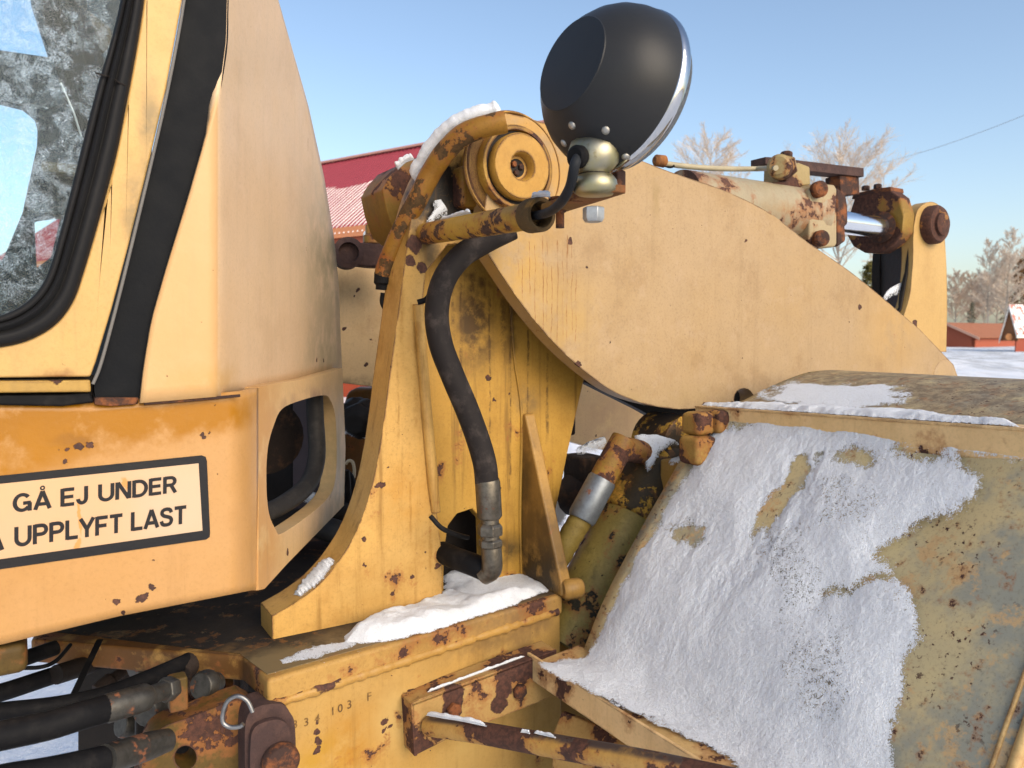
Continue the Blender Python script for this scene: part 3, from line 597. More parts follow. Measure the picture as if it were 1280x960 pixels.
# gusset standing out from the inner plate
ug0 = onV(652, 520, VI2).dot(U)
m_gus = paint("gusset_paint", (.58, .335, .09), (.42, .24, .06), .70, 12, .06, .55, (.10, .06, .025), .9, rough=.5, mott=.2, edge=.9,
    stains_shade=[(uvz(ug0, -1.28, ZD + .03), .13, (.045, .03, .014), 1.7), (uvz(ug0, -1.27, ZD + .13), .10, (.13, .075, .025), 1.2), (uvz(ug0, -1.33, ZD + .2), (.05, .05, .2), (.10, .06, .02), 1.0)])
ug = onV(652, 520, VI2).dot(U)
gt = onV(651, 517, VI2); gb = onV(650, 742, VI2); zt, zb = gt.z, ZD
gpts = [uvz(ug, VI2, zt), uvz(ug, VI2 + .012, zt), uvz(ug, -1.205, ZD + .03), uvz(ug, -1.2, ZD), uvz(ug, VI2, ZD)]
plate("tower_gusset", gpts, U * .026, m_gus, LOADER, (), .005, 2)
lathe("gusset_stub", [(.016, 0), (.02, .006), (.02, .035), (.016, .042)], uvz(ug + .005, -1.205, ZD + .012) , Vv * .2 + U * .9, m_gus, LOADER, 16)
# pivot hub, cap and collar
VA = -1.222
m_hub = paint("hub_paint", (.50, .29, .045), (.38, .21, .04), .62, 13, .08, .7, (.05, .035, .015), 1.4, rough=.5, mott=.32, edge=3.0)
m_cap = paint("cap_paint", (.62, .34, .055), (.58, .33, .07), .74, 15, .05, .15, (.14, .08, .02), .5, rough=.45, edge=2.0, mott=.14)
pc = onV(643, 211, VA); pcu, pcz = pc.dot(U), pc.z
def piv(v): return uvz(pcu, v, pcz)
lathe("pivot_hub", [(.075, 0), (.075, .03), (.07, .10)], piv(VA - .20), Vv, m_dark, LOADER, 48, 0)
lathe("pivot_housing", [(.060, 0), (.074, .0), (.079, .006), (.079, .062), (.074, .066), (.072, .070), (.0765, .074), (.077, .112), (.0745, .117), (.0675, .117), (.066, .100), (.05, .1)], piv(VA - .102), Vv, m_hub, LOADER, 56)
box("housing_pad", onV(582, 236, VA - .06), .05, .055, .075, m_hub, LOADER, bevel=.01)
CAP = lathe("pivot_cap", [(.05, 0), (.0575, .002), (.060, .010), (.060, .026), (.0575, .030), (.0265, .0305), (.0245, .028), (.022, .010), (.001, .008)], piv(VA - .006 + .004), Vv, m_cap, LOADER, 56)
for a in (.3, 2.4, 4.5): hexbolt("cap_bolt", piv(VA + .006) + U * .009 * math.cos(a) + Z * .009 * math.sin(a), Vv, .006, .007, m_rust, CAP)
lathe("pivot_gap", [(.056, 0), (.0665, 0), (.0665, .003), (.056, .003)], piv(VA + .0045), Vv, m_dark, LOADER, 56)
lathe("pivot_ring", [(.0985, -.003), (.1005, .0015), (.1025, .0015), (.105, -.003)], piv(VA), Vv, m_cap, LOADER, 72)
# ================================================================== LIFT ARM
m_arm = paint("arm_paint", (.50, .355, .20), (.49, .335, .165), .76, 8, .03, .28, (.30, .20, .10), .9, rough=.5, mott=.17, edge=.8,
    stains_shade=[(onV(660, 200, VA), .20, (.60, .33, .06), 1.0), (onV(640, 330, VA), .15, (.58, .35, .085), .9), (onV(700, 400, VA), .15, (.56, .36, .11), .7), (onV(800, 500, VA), (.4, .4, .05), (.42, .30, .13), .5), (onV(1120, 400, VA), .22, (.62, .38, .12), .5), (onV(820, 240, VA), (.015, .1, .1), (.36, .25, .11), .7)],
    spots=[(onV(*p, VA), r) for p, r in [((712, 300), .007), ((733, 336), .004), ((930, 300), .006), ((1075, 386), .007), ((818, 318), .002), ((700, 265), .003), ((723, 455), .006), ((915, 505), .006), ((880, 505), .007), ((1062, 404), .003), ((928, 448), .003)]],
    drips=([(onV(px_, 350, VA).dot(U), onV(px_, y0_, VA).z, onV(px_, y1_, VA).z, w_) for px_, y0_, y1_, w_ in [(662, 300, 372, .0006), (669, 305, 410, .0007), (679, 293, 425, .0009), (684, 296, 405, .0006), (690, 330, 432, .0007), (697, 298, 440, .0009), (704, 310, 426, .0006), (709, 292, 440, .0008), (715, 300, 420, .0006), (720, 340, 436, .0006), (653, 322, 380, .0006), (648, 300, 350, .0005)]], (.20, .075, .016), .8))
al = dc([(690, 157), (650, 145), (622, 143), (616, 165), (612, 210), (606, 260), (600, 290), (606, 310), (626, 342), (652, 380), (682, 417), (708, 444), (736, 468), (766, 489), (800, 503), (842, 511), (880, 510), (925, 506)])
at = [(1000, 530), (1120, 500), (1197, 470), (1192, 456)] + dc([(1150, 412), (1070, 345), (1010, 303), (960, 265), (905, 238), (850, 219), (820, 208), (760, 184), (690, 157)])[:-1]
hol = [(930 + 12.5 * math.cos(k * .3927), 499 + 14 * math.sin(k * .3927)) for k in range(16)]
ARM = plate("lift_arm", pv(al + at, VA), -Vv * .042, m_arm, LOADER, [pv(hol, VA)], .003, 2)
lathe("arm_tip_boss", [(.05, -.05), (.058, -.045), (.058, .0), (.05, .006), (.02, .008)], onV(1180, 474, VA), Vv, m_arm, LOADER, 28)
plate("arm_web", pv([(735, 440), (1000, 400), (930, 500), (860, 545), (845, 538), (800, 512), (732, 478)], VA - .16), -Vv * .03, m_dark, LOADER)
# far lift arm
VB = -1.95
m_far = paint("far_arm_paint", (.86, .60, .32), (.80, .55, .28), .78, 9, .04, .15, (.25, .17, .08), .9, rough=.5,
    stains_shade=[(onV(460, 480, VB), (.3, .3, .03), (.08, .07, .04), .8), (onV(760, 530, VB), .2, (.66, .44, .26), .9)], spots=[(onV(*p, VB), r) for p, r in [((447, 362), .006), ((432, 412), .007), ((464, 423), .005), ((457, 455), .006), ((442, 370), .004), ((745, 545), .006)]])
plate("far_lift_arm", pv([(360, 332), (430, 333), (600, 330), (900, 380), (1100, 470), (980, 560), (850, 580), (740, 560), (640, 530), (520, 495), (470, 484), (420, 478), (360, 470)], VB), -Vv * .05, m_far, LOADER, (), .004)
lathe("tilt_lever_boss", [(.032, 0), (.037, .008), (.037, .07), (.024, .075), (.022, .06)], onV(432, 319, -1.85), Vv * 1.0 - U * .25, m_purple, LOADER, 28)
plate("tilt_lever", pv([(430, 299), (452, 303), (500, 305), (510, 335), (470, 334), (440, 331), (428, 325)], -1.8), -Vv * .05, m_purple, LOADER, (), .006)
lathe("lever_bolt", [(.022, 0), (.022, .02), (.016, .022), (.016, .045), (.01, .05)], onV(465, 305, -1.82), Z, m_hub, LOADER, 12, .002)
# casting on the far side of the tower top
m_cast = paint("casting_paint", (.36, .22, .035), (.28, .16, .03), .6, 9, .08, .4, (.05, .03, .02), .4, rough=.6, mott=.3, top=((.05, .03, .027), .95), stains_shade=[(onV(505, 215, -1.5), .07, (.05, .032, .028), 1.2)])
plate("tower_casting", pv([(478, 237), (486, 222), (500, 206), (520, 197), (545, 200), (550, 310), (505, 300), (493, 290), (483, 262)], -1.46), -Vv * .12, m_cast, LOADER, (), .008)
# ================================================================== PIPE, PAINTED HOSE, CABLES
m_pipe = paint("pipe_paint", (.60, .37, .05), (.46, .28, .06), .59, 17, .08, .15, (.06, .035, .015), .9, rough=.45, mott=.2, rustc=(.04, .024, .02),
    stains_shade=[(D(545, 300, 1.4), .07, (.20, .08, .02), .9), (D(650, 255, 1.13), .05, (.10, .055, .025), .8)])
pa, pb = D(528, 293, 1.43), D(676, 268, 1.10)
ax = (pb - pa).normalized()
PIPE = tube("lamp_pipe", [pa.lerp(pb, k / 10) for k in range(11)], .0195, m_pipe, LOADER, 28, 0, False)
lathe("pipe_collar", [(.016, -.03), (.0235, -.03), (.0245, -.026), (.0245, .0), (.0235, .0025), (.0185, .0025), (.0175, 0), (.0172, -.028)], pb, ax, rusty("collar_rust", (.10, .06, .02), (.3, .15, .03), .35), PIPE, 32)
m_oh = paint("painted_hose", (.40, .20, .022), (.28, .14, .025), .595, 26, .06, .1, (.06, .03, .01), .5, rough=.45, mott=.3, rustc=(.05, .03, .012),
    stains_shade=[(D(545, 205, 1.4), .05, (.24, .03, .018), .8), (D(510, 260, 1.42), .03, (.22, .035, .018), .6), (D(480, 325, 1.45), .035, (.30, .04, .015), .95), (D(590, 165, 1.36), .06, (.20, .12, .02), .7)])
hp = [(632, 152, 1.33), (606, 158, 1.33), (580, 168, 1.34), (558, 188, 1.36), (540, 214, 1.385), (525, 243, 1.40), (510, 272, 1.42), (495, 304, 1.44), (484, 330, 1.455), (480, 344, 1.46)]
hpts = cr([D(*p) for p in hp], 8)
PH = tube("painted_hose", hpts, [.0185 + .0009 * fb((i * .21, 0, 0), 1) for i in range(len(hpts))], m_oh, LOADER, 20)
lathe("hose_end", [(.015, -.004), (.018, 0), (.018, .02), (.014, .024), (.014, .032)], D(480, 341, 1.46), D(478, 375, 1.46) - D(480, 340, 1.46), m_black, PH, 18)
tube("cable", [D(479, 366, 1.46), D(478, 378, 1.46), D(483, 388, 1.46), D(490, 396, 1.45)], .005, m_black, LOADER, 8, 5)
# big black hose down the tower
HB = [(640, 285, 1.37), (604, 303, 1.36), (575, 322, 1.345), (554, 352, 1.335), (546, 390, 1.335), (551, 430, 1.335), (566, 470, 1.34), (583, 510, 1.345), (597, 548, 1.35), (606, 580, 1.35), (609, 610, 1.35)]
m_oldhose = rubber("old_hose", (.02, .017, .0165), .55, .9, (.10, .08, .07))
tube("tower_hose", [D(*p) for p in HB], .021, m_oldhose, LOADER, 22, 8)
m_fit = metal("fitting_steel", (.17, .15, .12), .42, .7, .1, .9)
FT = tube("tower_hose_ferrule", [D(609, 600, 1.35), D(609.5, 604, 1.35), D(612, 645, 1.35), D(612, 648, 1.35)], [.0215, .0225, .0225, .019], m_fit, LOADER, 22)
tube("ferrule_neck", [D(612, 645, 1.35), D(613, 690, 1.35)], .0165, m_fit, FT, 18)
hexbolt("ferrule_nut", D(612.5, 669, 1.35), Z, .0235, .022, m_fit, FT); hexbolt("ferrule_nut", D(613, 683, 1.35), Z, .022, .015, m_fit, FT)
tube("elbow", [D(614, 684, 1.35), D(615, 700, 1.35), D(614, 712, 1.36), D(605, 717, 1.37)], [.0185, .0185, .019, .02], m_fit, FT, 18, 4)
tube("elbow_hose", [D(608, 713, 1.37), D(592, 706, 1.38), D(570, 698, 1.41), D(552, 690, 1.45)], .0205, m_black, LOADER, 18, 4)
tube("cable", [D(538, 645, 1.345), D(552, 660, 1.35), D(570, 668, 1.38), D(585, 672, 1.42)], .0045, m_black, LOADER, 8, 4)
tube("cable", [D(522, 378, 1.36), D(533, 374, 1.36), D(541, 362, 1.35)], .005, m_black, LOADER, 8, 4)
# ================================================================== WORK LAMP
m_lamp = NT("lamp_black"); lc = m_lamp.mix(m_lamp.math('MULTIPLY', m_lamp.noise(40, 6, .7), .3), (.017, .018, .020), (.03, .03, .03))
m_lamp.bsdf(lc, .40, 0, m_lamp.noise(260, 3), .08, .001, .2)
LC = D(776, 116, .985); bk = Vector((-.77, -.57, .22)).normalized()
RL = .1015
LAMP = lathe("work_lamp", [(RL * r_, h_ * .80) for r_, h_ in [(.97, -.004), (1, 0), (.995, .012), (.965, .032), (.90, .055), (.80, .075), (.67, .092), (.56, .1035), (.553, .1052), (.30, .1065), (.001, .107)]], LC, bk, m_lamp.m, LOADER, 96, 0, 19)
lathe("lamp_rim", [(RL * .985, .006), (RL * 1.015, .003), (RL * 1.022, -.002), (RL * 1.018, -.006), (RL * 1.0, -.010), (RL * .96, -.014), (RL * .9, -.016), (RL * .88, -.013)], LC, bk, m_chrome, LAMP, 96, 0, 60)
gm = NT("lamp_glass"); gm.bsdf((.9, .93, .95), .05, 0, None, Transmission_Weight=.8)
lathe("lamp_lens", [(RL * .9, -.025), (RL * .7, -.033), (RL * .3, -.037), (.001, -.038)], LC, bk, gm.m, LAMP, 64, 0, 60)
deps = bpy.context.evaluated_depsgraph_get()
lv, lf = [v.co.copy() for v in LAMP.data.vertices], [tuple(p.vertices) for p in LAMP.data.polygons]
bv = BVHTree.FromPolygons(lv, lf)
m_rivet = metal("rivet", (.42, .41, .38), .5, .3)
for px, py in [(715, 157), (757, 163), (705, 179), (782, 196)]:
    h = bv.ray_cast(C, ray(px, py).normalized())
    if h[0]:
        n = h[1] if h[1].dot(ray(px, py)) < 0 else -h[1]
        lathe("rivet", [(.0052, -.001), (.0048, .0010), (.0034, .0021), (.0012, .0026)], h[0], n, m_rivet, LAMP, 16, 0, 60)
zg = NT("zinc_yellow"); zc = zg.mix(zg.step(zg.noise(26, 5, .65), .38, .62), (.36, .325, .18), (.32, .305, .24)); zc = zg.mix(zg.step(zg.noise(45, 6, .7), .54, .7), zc, (.20, .15, .07))
zg.bsdf(zc, zg.math('ADD', .34, zg.math('MULTIPLY', zg.noise(50, 5), .25)), 1.0, zg.noise(120, 4), .15, .001)
h = bv.ray_cast(C, ray(743, 190).normalized()); bc = h[0] if h[0] else D(743, 190, .93)
bc = bc + Vector((0, .006, 0))
bax = (Z * .9 + Vector((-.12, -.34, 0))).normalized()
MNT = lathe("lamp_ball_mount", [(.012, -.022), (.022, -.020), (.029, -.013), (.0315, -.002), (.030, .008), (.025, .017), (.016, .0225), (.005, .025)], bc, (Vector((-.25, -.6, .6))).normalized(), zg.m, LAMP, 40, 0, 60)
lathe("mount_cup", [(.012, .013), (.021, .0115), (.0255, .006), (.0268, 0), (.0262, -.008), (.021, -.0115)], bc - Z * .038 + Vector((.002, 0, 0)), Z, zg.m, LAMP, 32, 0, 60)
bolt = bc - Z * .05
hexbolt("mount_bolt", bc - Z * .064, -Z, .0135, .018, m_zinc, LAMP)
lathe("mount_neck", [(.019, 0), (.019, .02)], bc - Z * .034, Z, m_dark, LAMP, 24)
lathe("cable_grommet", [(.0135, -.004), (.0135, .003), (.010, .006), (.006, .006)], D(722, 196, bc.y - .024), Vector((-.6, -.7, -.1)), m_black, LAMP, 20)
tube("lamp_cable", [D(723, 195, bc.y - .024), D(718, 208, bc.y - .032), D(713, 232, .935), D(702, 252, .97), D(688, 264, 1.03), D(672, 269, 1.1), D(650, 272, 1.16)], .0062, rubber("cable_rubber", (.02, .022, .026), .45, .3), LAMP, 12, 6)
# bracket: flat bar from the pipe to the lamp
m_br = paint("bracket_paint", (.16, .065, .02), (.30, .16, .03), .60, 15, .08, .1, (.03, .015, .01), .4, rough=.75, rustc=(.07, .03, .015), mott=.4, edge=.5)
za = D(741, 243, bc.y).z
e0 = D(690, 253, 1.085); e0.z = za; e1 = D(757, 243, bc.y); e1.z = za
dr = (e1 - e0).normalized(); e1 = e1 + dr * .016; sdv = dr.cross(Z).normalized()
BR = plate("lamp_bracket", [e0 - sdv * .017, e1 - sdv * .019, e1 + sdv * .019, e0 + sdv * .017], Z * .010, m_br, LOADER, (), .002)
hexbolt("bracket_bolt", D(699, 255, 1.07), -Z, .011, .012, m_rust, BR); tube("bracket_stud", [D(700, 262, 1.07), D(700, 285, 1.07)], .006, m_rust, BR, 10)
lathe("bracket_washer", [(.004, 0), (.016, 0), (.016, .003), (.004, .003)], D(700, 250, 1.07), Z, m_rust, BR, 20)
box("bracket_lug", D(772, 228, bc.y + .05), .02, .014, .028, m_rust, LOADER, a=dr, b=sdv, bevel=.003)
# ================================================================== LIFT CYLINDER behind the fender
m_cyl = paint("cylinder_paint", (.40, .30, .08), (.27, .21, .06), .62, 13, .05, .6, (.05, .045, .015), 2.2, rough=.55, mott=.35, rustc=(.02, .018, .012))
m_gland = paint("gland_paint", (.03, .02, .012), (.06, .04, .015), .60, 10, .0, .0, speck=0, rough=.6, mott=.4, rustc=(.26, .16, .03))
ca, cb = D(708, 810, 1.56), D(836, 562, 1.74)
cx = (cb - ca).normalized()
LCY = tube("lift_cylinder", [ca.lerp(cb, k) for k in (0, .3, .6, .645)] , [.076, .076, .076, .07], m_cyl, LOADER, 40)
tube("cylinder_gland", [ca.lerp(cb, k) for k in (.62, .635, .8, .95, 1.0)], [.075, .082, .082, .076, .055], m_gland, LCY, 40)
lathe("cylinder_eye", [(.06, -.06), (.07, -.055), (.07, .05), (.06, .055), (.03, .055)], D(838, 555, 1.74), Vv, m_gland, LCY, 28)
m_oliveh = paint("olive_hose", (.22, .15, .03), (.18, .13, .03), .75, 30, 0, .1, (.05, .04, .015), .6, rough=.6, mott=.5)
HL = cr([D(664, 775, 1.58), D(688, 718, 1.56), D(710, 676, 1.555), D(727, 648, 1.56)], 8)
tube("cylinder_hose", HL, [.0245 + .0008 * math.sin(i * 2.1) for i in range(len(HL))], m_oliveh, LOADER, 20)
CF = tube("cylinder_ferrule", [D(726, 650, 1.558), D(728, 646, 1.56), D(752, 601, 1.575), D(755, 595, 1.58)], [.027, .030, .030, .025], metal("ferrule_zinc", (.20, .22, .24), .5, .4, .05, .7), LOADER, 24)
m_cf = paint("fitting_paint", (.16, .07, .025), (.36, .22, .03), .56, 14, .05, .1, speck=.3, rough=.65, mott=.3)
tube("cylinder_fitting", [D(753, 599, 1.575), D(766, 575, 1.585), D(780, 549, 1.60)], [.0275, .028, .027], m_cf, CF, 18)
tube("fitting_elbow", [D(772, 566, 1.59), D(786, 562, 1.61), D(806, 566, 1.66)], [.025, .026, .025], m_cf, CF, 16)
box("tower_block", D(730, 585, 1.72), .06, .08, .06, m_darkbrown, LOADER, bevel=.006)
box("tower_block", D(700, 530, 1.9), .04, .08, .05, m_darkbrown, LOADER, bevel=.006)
box("axle_block", D(852, 597, 1.62), .06, .07, .075, m_gus, LOADER, bevel=.005)
lathe("axle_knuckle", [(.03, 0), (.05, .02), (.05, .08), (.03, .1)], D(705, 615, 1.75), Vv + U * .3, m_darkbrown, LOADER, 14, .006)
# articulation parts seen in the gap between cab and tower
plate("gap_casting", [D(a, b, 2.15) for a, b in [(428, 512), (434, 490), (445, 485), (490, 486), (490, 660), (428, 640)]], Vector((0, .08, 0)), paint("gap_paint", (.27, .13, .03), (.2, .10, .04), .68, 9, .06, .3, (.04, .03, .02), .6), LOADER, (), .01)
for (px, py, d, r) in [(443, 520, 2.05, .04), (452, 525, 2.02, .05), (447, 512, 2.06, .035), (458, 512, 2.03, .03)]:
    lathe("gap_fitting", [(r * .6, -.03), (r, -.01), (r, .02), (r * .6, .04)], D(px, py, d), Vector((random.uniform(-.6, .6), -.8, random.uniform(-.3, .8))), m_dark, LOADER, 8, .006)
tube("gap_wire", [D(a, b, 1.95) for a, b in [(432, 580), (436, 576), (441, 578), (443, 590), (441, 602)]], .004, flat("wire_pale", (.55, .45, .3), .5), LOADER, 8, 5)
tube("gap_hose", [D(a, b, 1.9) for a, b in [(430, 590), (438, 600), (443, 630), (446, 660)]], .012, m_black, LOADER, 10, 5)
tube("gap_hose", [D(a, b, 1.85) for a, b in [(432, 588), (434, 620), (432, 650)]], .010, m_black, LOADER, 10, 5)
tube("gap_pipe", [D(390, 655, 1.8), D(430, 668, 1.75), D(460, 690, 1.7)], .028, flat("pipe_grey", (.06, .055, .05), .55, .4), LOADER, 14)
tube("gap_pipe", [D(400, 640, 1.95), D(445, 640, 1.92), D(475, 640, 1.9)], .028, m_bay, LOADER, 14)
plate("gap_backing", [D(a, b, 2.3) for a, b in [(330, 660), (450, 655), (520, 655), (520, 760), (330, 760)]], Vector((0, .05, 0)), m_dark, LOADER)
plate("gap_bracket", [D(a, b, 1.9) for a, b in [(372, 690), (410, 676), (415, 735), (372, 735)]], Vector((0, .05, 0)), m_hitch, LOADER)
# ================================================================== TILT CYLINDER on top of the arm
VTC = -1.36
m_tc = paint("tilt_paint", (.46, .40, .27), (.40, .35, .24), .625, 9, .08, .4, (.3, .12, .04), .5, rough=.5, mott=.12, rustc=(.06, .03, .022),
    stains_shade=[(onV(1000, 290, VTC), (.12, .12, .05), (.36, .17, .06), .8), (onV(960, 265, VTC), (.2, .2, .03), (.40, .24, .10), .8), (onV(900, 245, VTC), .06, (.07, .035, .025), 1.)])
t0, t1 = onV(850, 250, VTC), onV(1013, 270, VTC); tx = (t1 - t0).normalized(); rT = .070
TCY = tube("tilt_cylinder", [t0, t0.lerp(t1, .5), t0.lerp(t1, .93), t0.lerp(t1, .96), t1], [rT, rT, rT, rT * 1.06, rT * 1.06], m_tc, LOADER, 40)
ty = tx.cross(Vv).normalized(); ty = ty if ty.z > 0 else -ty
gc = t1 - tx * .03
m_gl = paint("tilt_gland_paint", (.50, .41, .25), (.42, .33, .19), .61, 8, .05, .2, (.25, .12, .05), .6, rough=.5, edge=.7)
def onplane(px, py, p0, n): r = ray(px, py); return C + r * ((p0 - C).dot(n) / r.dot(n))
plate("cylinder_gland", pv([(1012, 238), (1022, 229), (1044, 231), (1047, 236), (1047, 304), (1044, 309), (1024, 311), (1012, 302)], VTC + .066), -Vv * .12, m_gl, TCY, (), .008, 3)
plate("gland_flange", pv([(1046, 234), (1057, 242), (1060, 262), (1060, 280), (1056, 284), (1057, 302), (1047, 309)], VTC + .062), -Vv * .11, m_rust, TCY, (), .005)
for px, py in [(1020, 238), (1022, 299)]: lathe("gland_bolt", [(.013, 0), (.021, .005), (.021, .022), (.016, .027), (.006, .028)], onV(px, py, VTC + .066), Vv * .8 - tx * .35, m_rust, TCY, 20)
r0 = onV(1045, 277, VTC); r1 = onV(1106, 285, VTC)
tube("cylinder_rod", [r0, r1], .0315, m_rod, TCY, 32)
m_re = paint("rod_end_paint", (.38, .23, .035), (.30, .17, .03), .53, 8, .06, .1, (.05, .03, .02), .5, rough=.6, mott=.3)
re_c = r1 - tx * .015
REND = plate("rod_end", [onplane(a, b, re_c, tx) for a, b in [(1068, 246), (1090, 239), (1112, 237), (1124, 246), (1130, 266), (1128, 290), (1117, 305), (1100, 316), (1080, 316), (1066, 308), (1058, 294), (1061, 268)]][::-1], tx * .055, m_re, TCY, (), .012, 3)
plate("rod_end_cap", [onplane(a, b, re_c, tx) + Z * .002 for a, b in [(1064, 250), (1066, 243), (1092, 237), (1113, 234), (1114, 240), (1090, 243)]][::-1], tx * .065, m_rust, REND, (), .003)
for px in (1082, 1097): hexbolt("cap_screw", onplane(px, 238 if px < 1090 else 236, re_c + tx * .05, tx), Z, .012, .014, m_rust, REND)
lathe("rod_seat", [(.044, 0), (.046, .006), (.036, .01), (.033, .012)], re_c - tx * .001, -tx, m_rust, REND, 32)
# position valve and follower bar
VV2 = -1.34
m_val = paint("valve_paint", (.46, .36, .17), (.40, .31, .14), .62, 10, .06, .2, (.2, .1, .04), .6, rough=.55, edge=.8)
VAL = plate("valve_body", pv([(985, 206), (1000, 203), (1013, 208), (1014, 231), (1000, 233), (984, 230)], VV2), -Vv * .08, m_val, LOADER, (), .006)
plate("valve_foot", pv([(965, 228), (986, 226), (1002, 232), (1003, 238), (990, 240), (965, 235)], VV2 + .01), -Vv * .09, m_re, VAL, (), .005)
lathe("valve_plug", [(.026, -.03), (.03, -.02), (.03, .015), (.022, .022), (.008, .022)], onV(975, 209, VV2 + .02), -U * .9 + Vv * .5, m_val, VAL, 20)
lathe("valve_nut", [(.033, 0), (.033, .015), (.025, .018)], onV(981, 210, VV2 + .01), -U * .9 + Vv * .5, m_val, VAL, 6)
plate("follower_bar", pv([(957, 196), (975, 197), (1005, 201), (1080, 210), (1080, 221), (1005, 213), (957, 205)], VV2 - .06), -Vv * .05, m_purple, LOADER, (), .003)
plate("follower_post", pv([(1050, 219), (1074, 220), (1075, 243), (1051, 244)], VV2 - .07), -Vv * .05, m_rust, LOADER, (), .003)
hexbolt("follower_bolt", onV(983, 197, VV2 - .05), Z, .016, .016, m_rust, LOADER)
tube("valve_cable", [D(818, 201, 1.9), D(835, 205, 1.92), D(870, 209, 1.95), D(910, 211, 2.0), D(945, 211, 2.08), onV(970, 210, VV2 + .03)], .0068, flat("cable_beige", (.46, .40, .27), .5, .5), LOADER, 10, 6)
lathe("cable_plug", [(.008, 0), (.014, .006), (.015, .03), (.009, .036)], D(818, 200, 1.89), U, m_rusty, LOADER, 14)
tube("cable_tail", [D(830, 207, 1.92), D(838, 209, 1.92), D(843, 207, 1.92)], .003, m_black, LOADER, 6, 3)
# link bracket at the end of the arm
m_lk = paint("link_paint", (.64, .42, .16), (.60, .39, .14), .80, 8, .04, .12, (.3, .17, .06), .3, rough=.5, edge=.5, spots=[(onV(1143, 405, -1.3), .012), (onV(1134, 370, -1.3), .01)])
lk = dc([(1128, 400), (1137, 370), (1141, 330), (1142, 290), (1146, 265), (1156, 254), (1168, 253), (1177, 262), (1180, 285), (1183, 330), (1184, 380), (1183, 440)])
LNK = plate("link_plate", pv(lk + [(1120, 440)], -1.30), -Vv * .035, m_lk, LOADER, (), .004)
web = [(1137, 268), (1136, 300), (1133, 340), (1125, 385), (1117, 400)]; wfar = [(1106, 268), (1102, 300), (1101, 340), (1101, 375), (1100, 395)]
rows = [[onV(*a_, -1.315).lerp(onV(*b_, -1.44), k / 6) for k in range(7)] for a_, b_ in zip(web, wfar)]
surf("link_web", rows, m_dark, LOADER, .006)
plate("link_plate", pv([(1101, 400), (1100, 340), (1103, 290), (1110, 262), (1124, 256), (1140, 262), (1150, 300), (1150, 400)], -1.44), -Vv * .03, m_dark, LOADER, (), .004)
lathe("link_pin", [(.05, -.04), (.056, -.034), (.056, .012), (.05, .02), (.034, .022), (.033, .03), (.026, .034), (.012, .034)], onV(1167, 281, -1.29), Vv, m_re, LNK, 32)
tube("link_pin_bar", [onV(1165, 281, -1.3), onV(1165, 281, -1.3) - Vv * .11], .04, m_dark, LNK, 20)
# ================================================================== FENDER
uA, zA = 1.147, 1.592
prof = [(.842, 1.172), (.893, 1.263), (.97, 1.368), (1.06, 1.480), (1.12, 1.555), (1.147, 1.592), (1.20, 1.597), (1.26, 1.611), (1.33, 1.633), (1.42, 1.655), (1.50, 1.664), (1.62, 1.655), (1.8, 1.60)]
V0, V1 = -1.10, -.405
m_fen = NT("fender_paint")
def fo(x, y, z): return m_fen.vm('ADD', m_fen.pos, Vector((x, y, z)))
fc = m_fen.mix(m_fen.step(m_fen.noise(5, 6, .62), .38, .6), (.50, .395, .205), (.43, .36, .205))
fc = m_fen.mix(m_fen.math('MULTIPLY', m_fen.step(m_fen.noise(4.6, 6, .66, fo(3, 1, 2)), .46, .60), .85), fc, (.22, .235, .205))
fc = m_fen.mix(m_fen.step(m_fen.noise(13, 9, .72, fo(7, 0, 0)), .535, .60, 0, .85), fc, (.50, .325, .15))
fc = m_fen.mix(m_fen.math('MULTIPLY', m_fen.step(m_fen.noise(7, 5, .6, fo(0, 5, 0)), .5, .7), .7), fc, (.53, .43, .215))
fc = m_fen.mix(m_fen.math('MULTIPLY', m_fen.step(m_fen.noise(210, 4, .75), .5, .7), .4), fc, (.13, .10, .06))
sz_ = m_fen.t.nodes.new("ShaderNodeSeparateXYZ"); m_fen.t.links.new(m_fen.geo.outputs["Normal"], sz_.inputs[0])
rot_ = m_fen.vm('ADD', m_fen.vm('MULTIPLY', m_fen.pos, Vector((6, 6, 6))), Vector((0, 0, 0)))
tp = m_fen.math('MULTIPLY', m_fen.step(sz_.outputs[2], .88, .965), m_fen.step(m_fen.noise(26, 8, .75), .30, .55))
fc = m_fen.mix(m_fen.math('MULTIPLY', tp, .9), fc, m_fen.mix(m_fen.step(m_fen.noise(60, 6, .7), .4, .6), (.13, .095, .06), (.26, .20, .12)))
ch = m_fen.step(m_fen.noise(48, 6, .66), .66, .685)
ch = m_fen.math('MAXIMUM', ch, m_fen.math('MULTIPLY', m_fen.step(m_fen.noise(120, 4, .6), .60, .64), m_fen.step(m_fen.noise(9, 4), .42, .58)))
hl = m_fen.step(m_fen.noise(48, 6, .66), .56, .67)
fc = m_fen.mix(m_fen.math('MULTIPLY', hl, .55), fc, (.28, .11, .035)); fc = m_fen.mix(ch, fc, m_fen.mix(m_fen.noise(80, 3), (.10, .035, .02), (.03, .02, .018)))
m_fen.bsdf(fc, .62, 0, m_fen.math('ADD', m_fen.math('MULTIPLY', ch, -.6), m_fen.math('MULTIPLY', m_fen.noise(160, 4), .3)), .5, .002, .35)
pp = [(a.x, a.y) for a in cr([(a, b, 0) for a, b in prof], 5)]
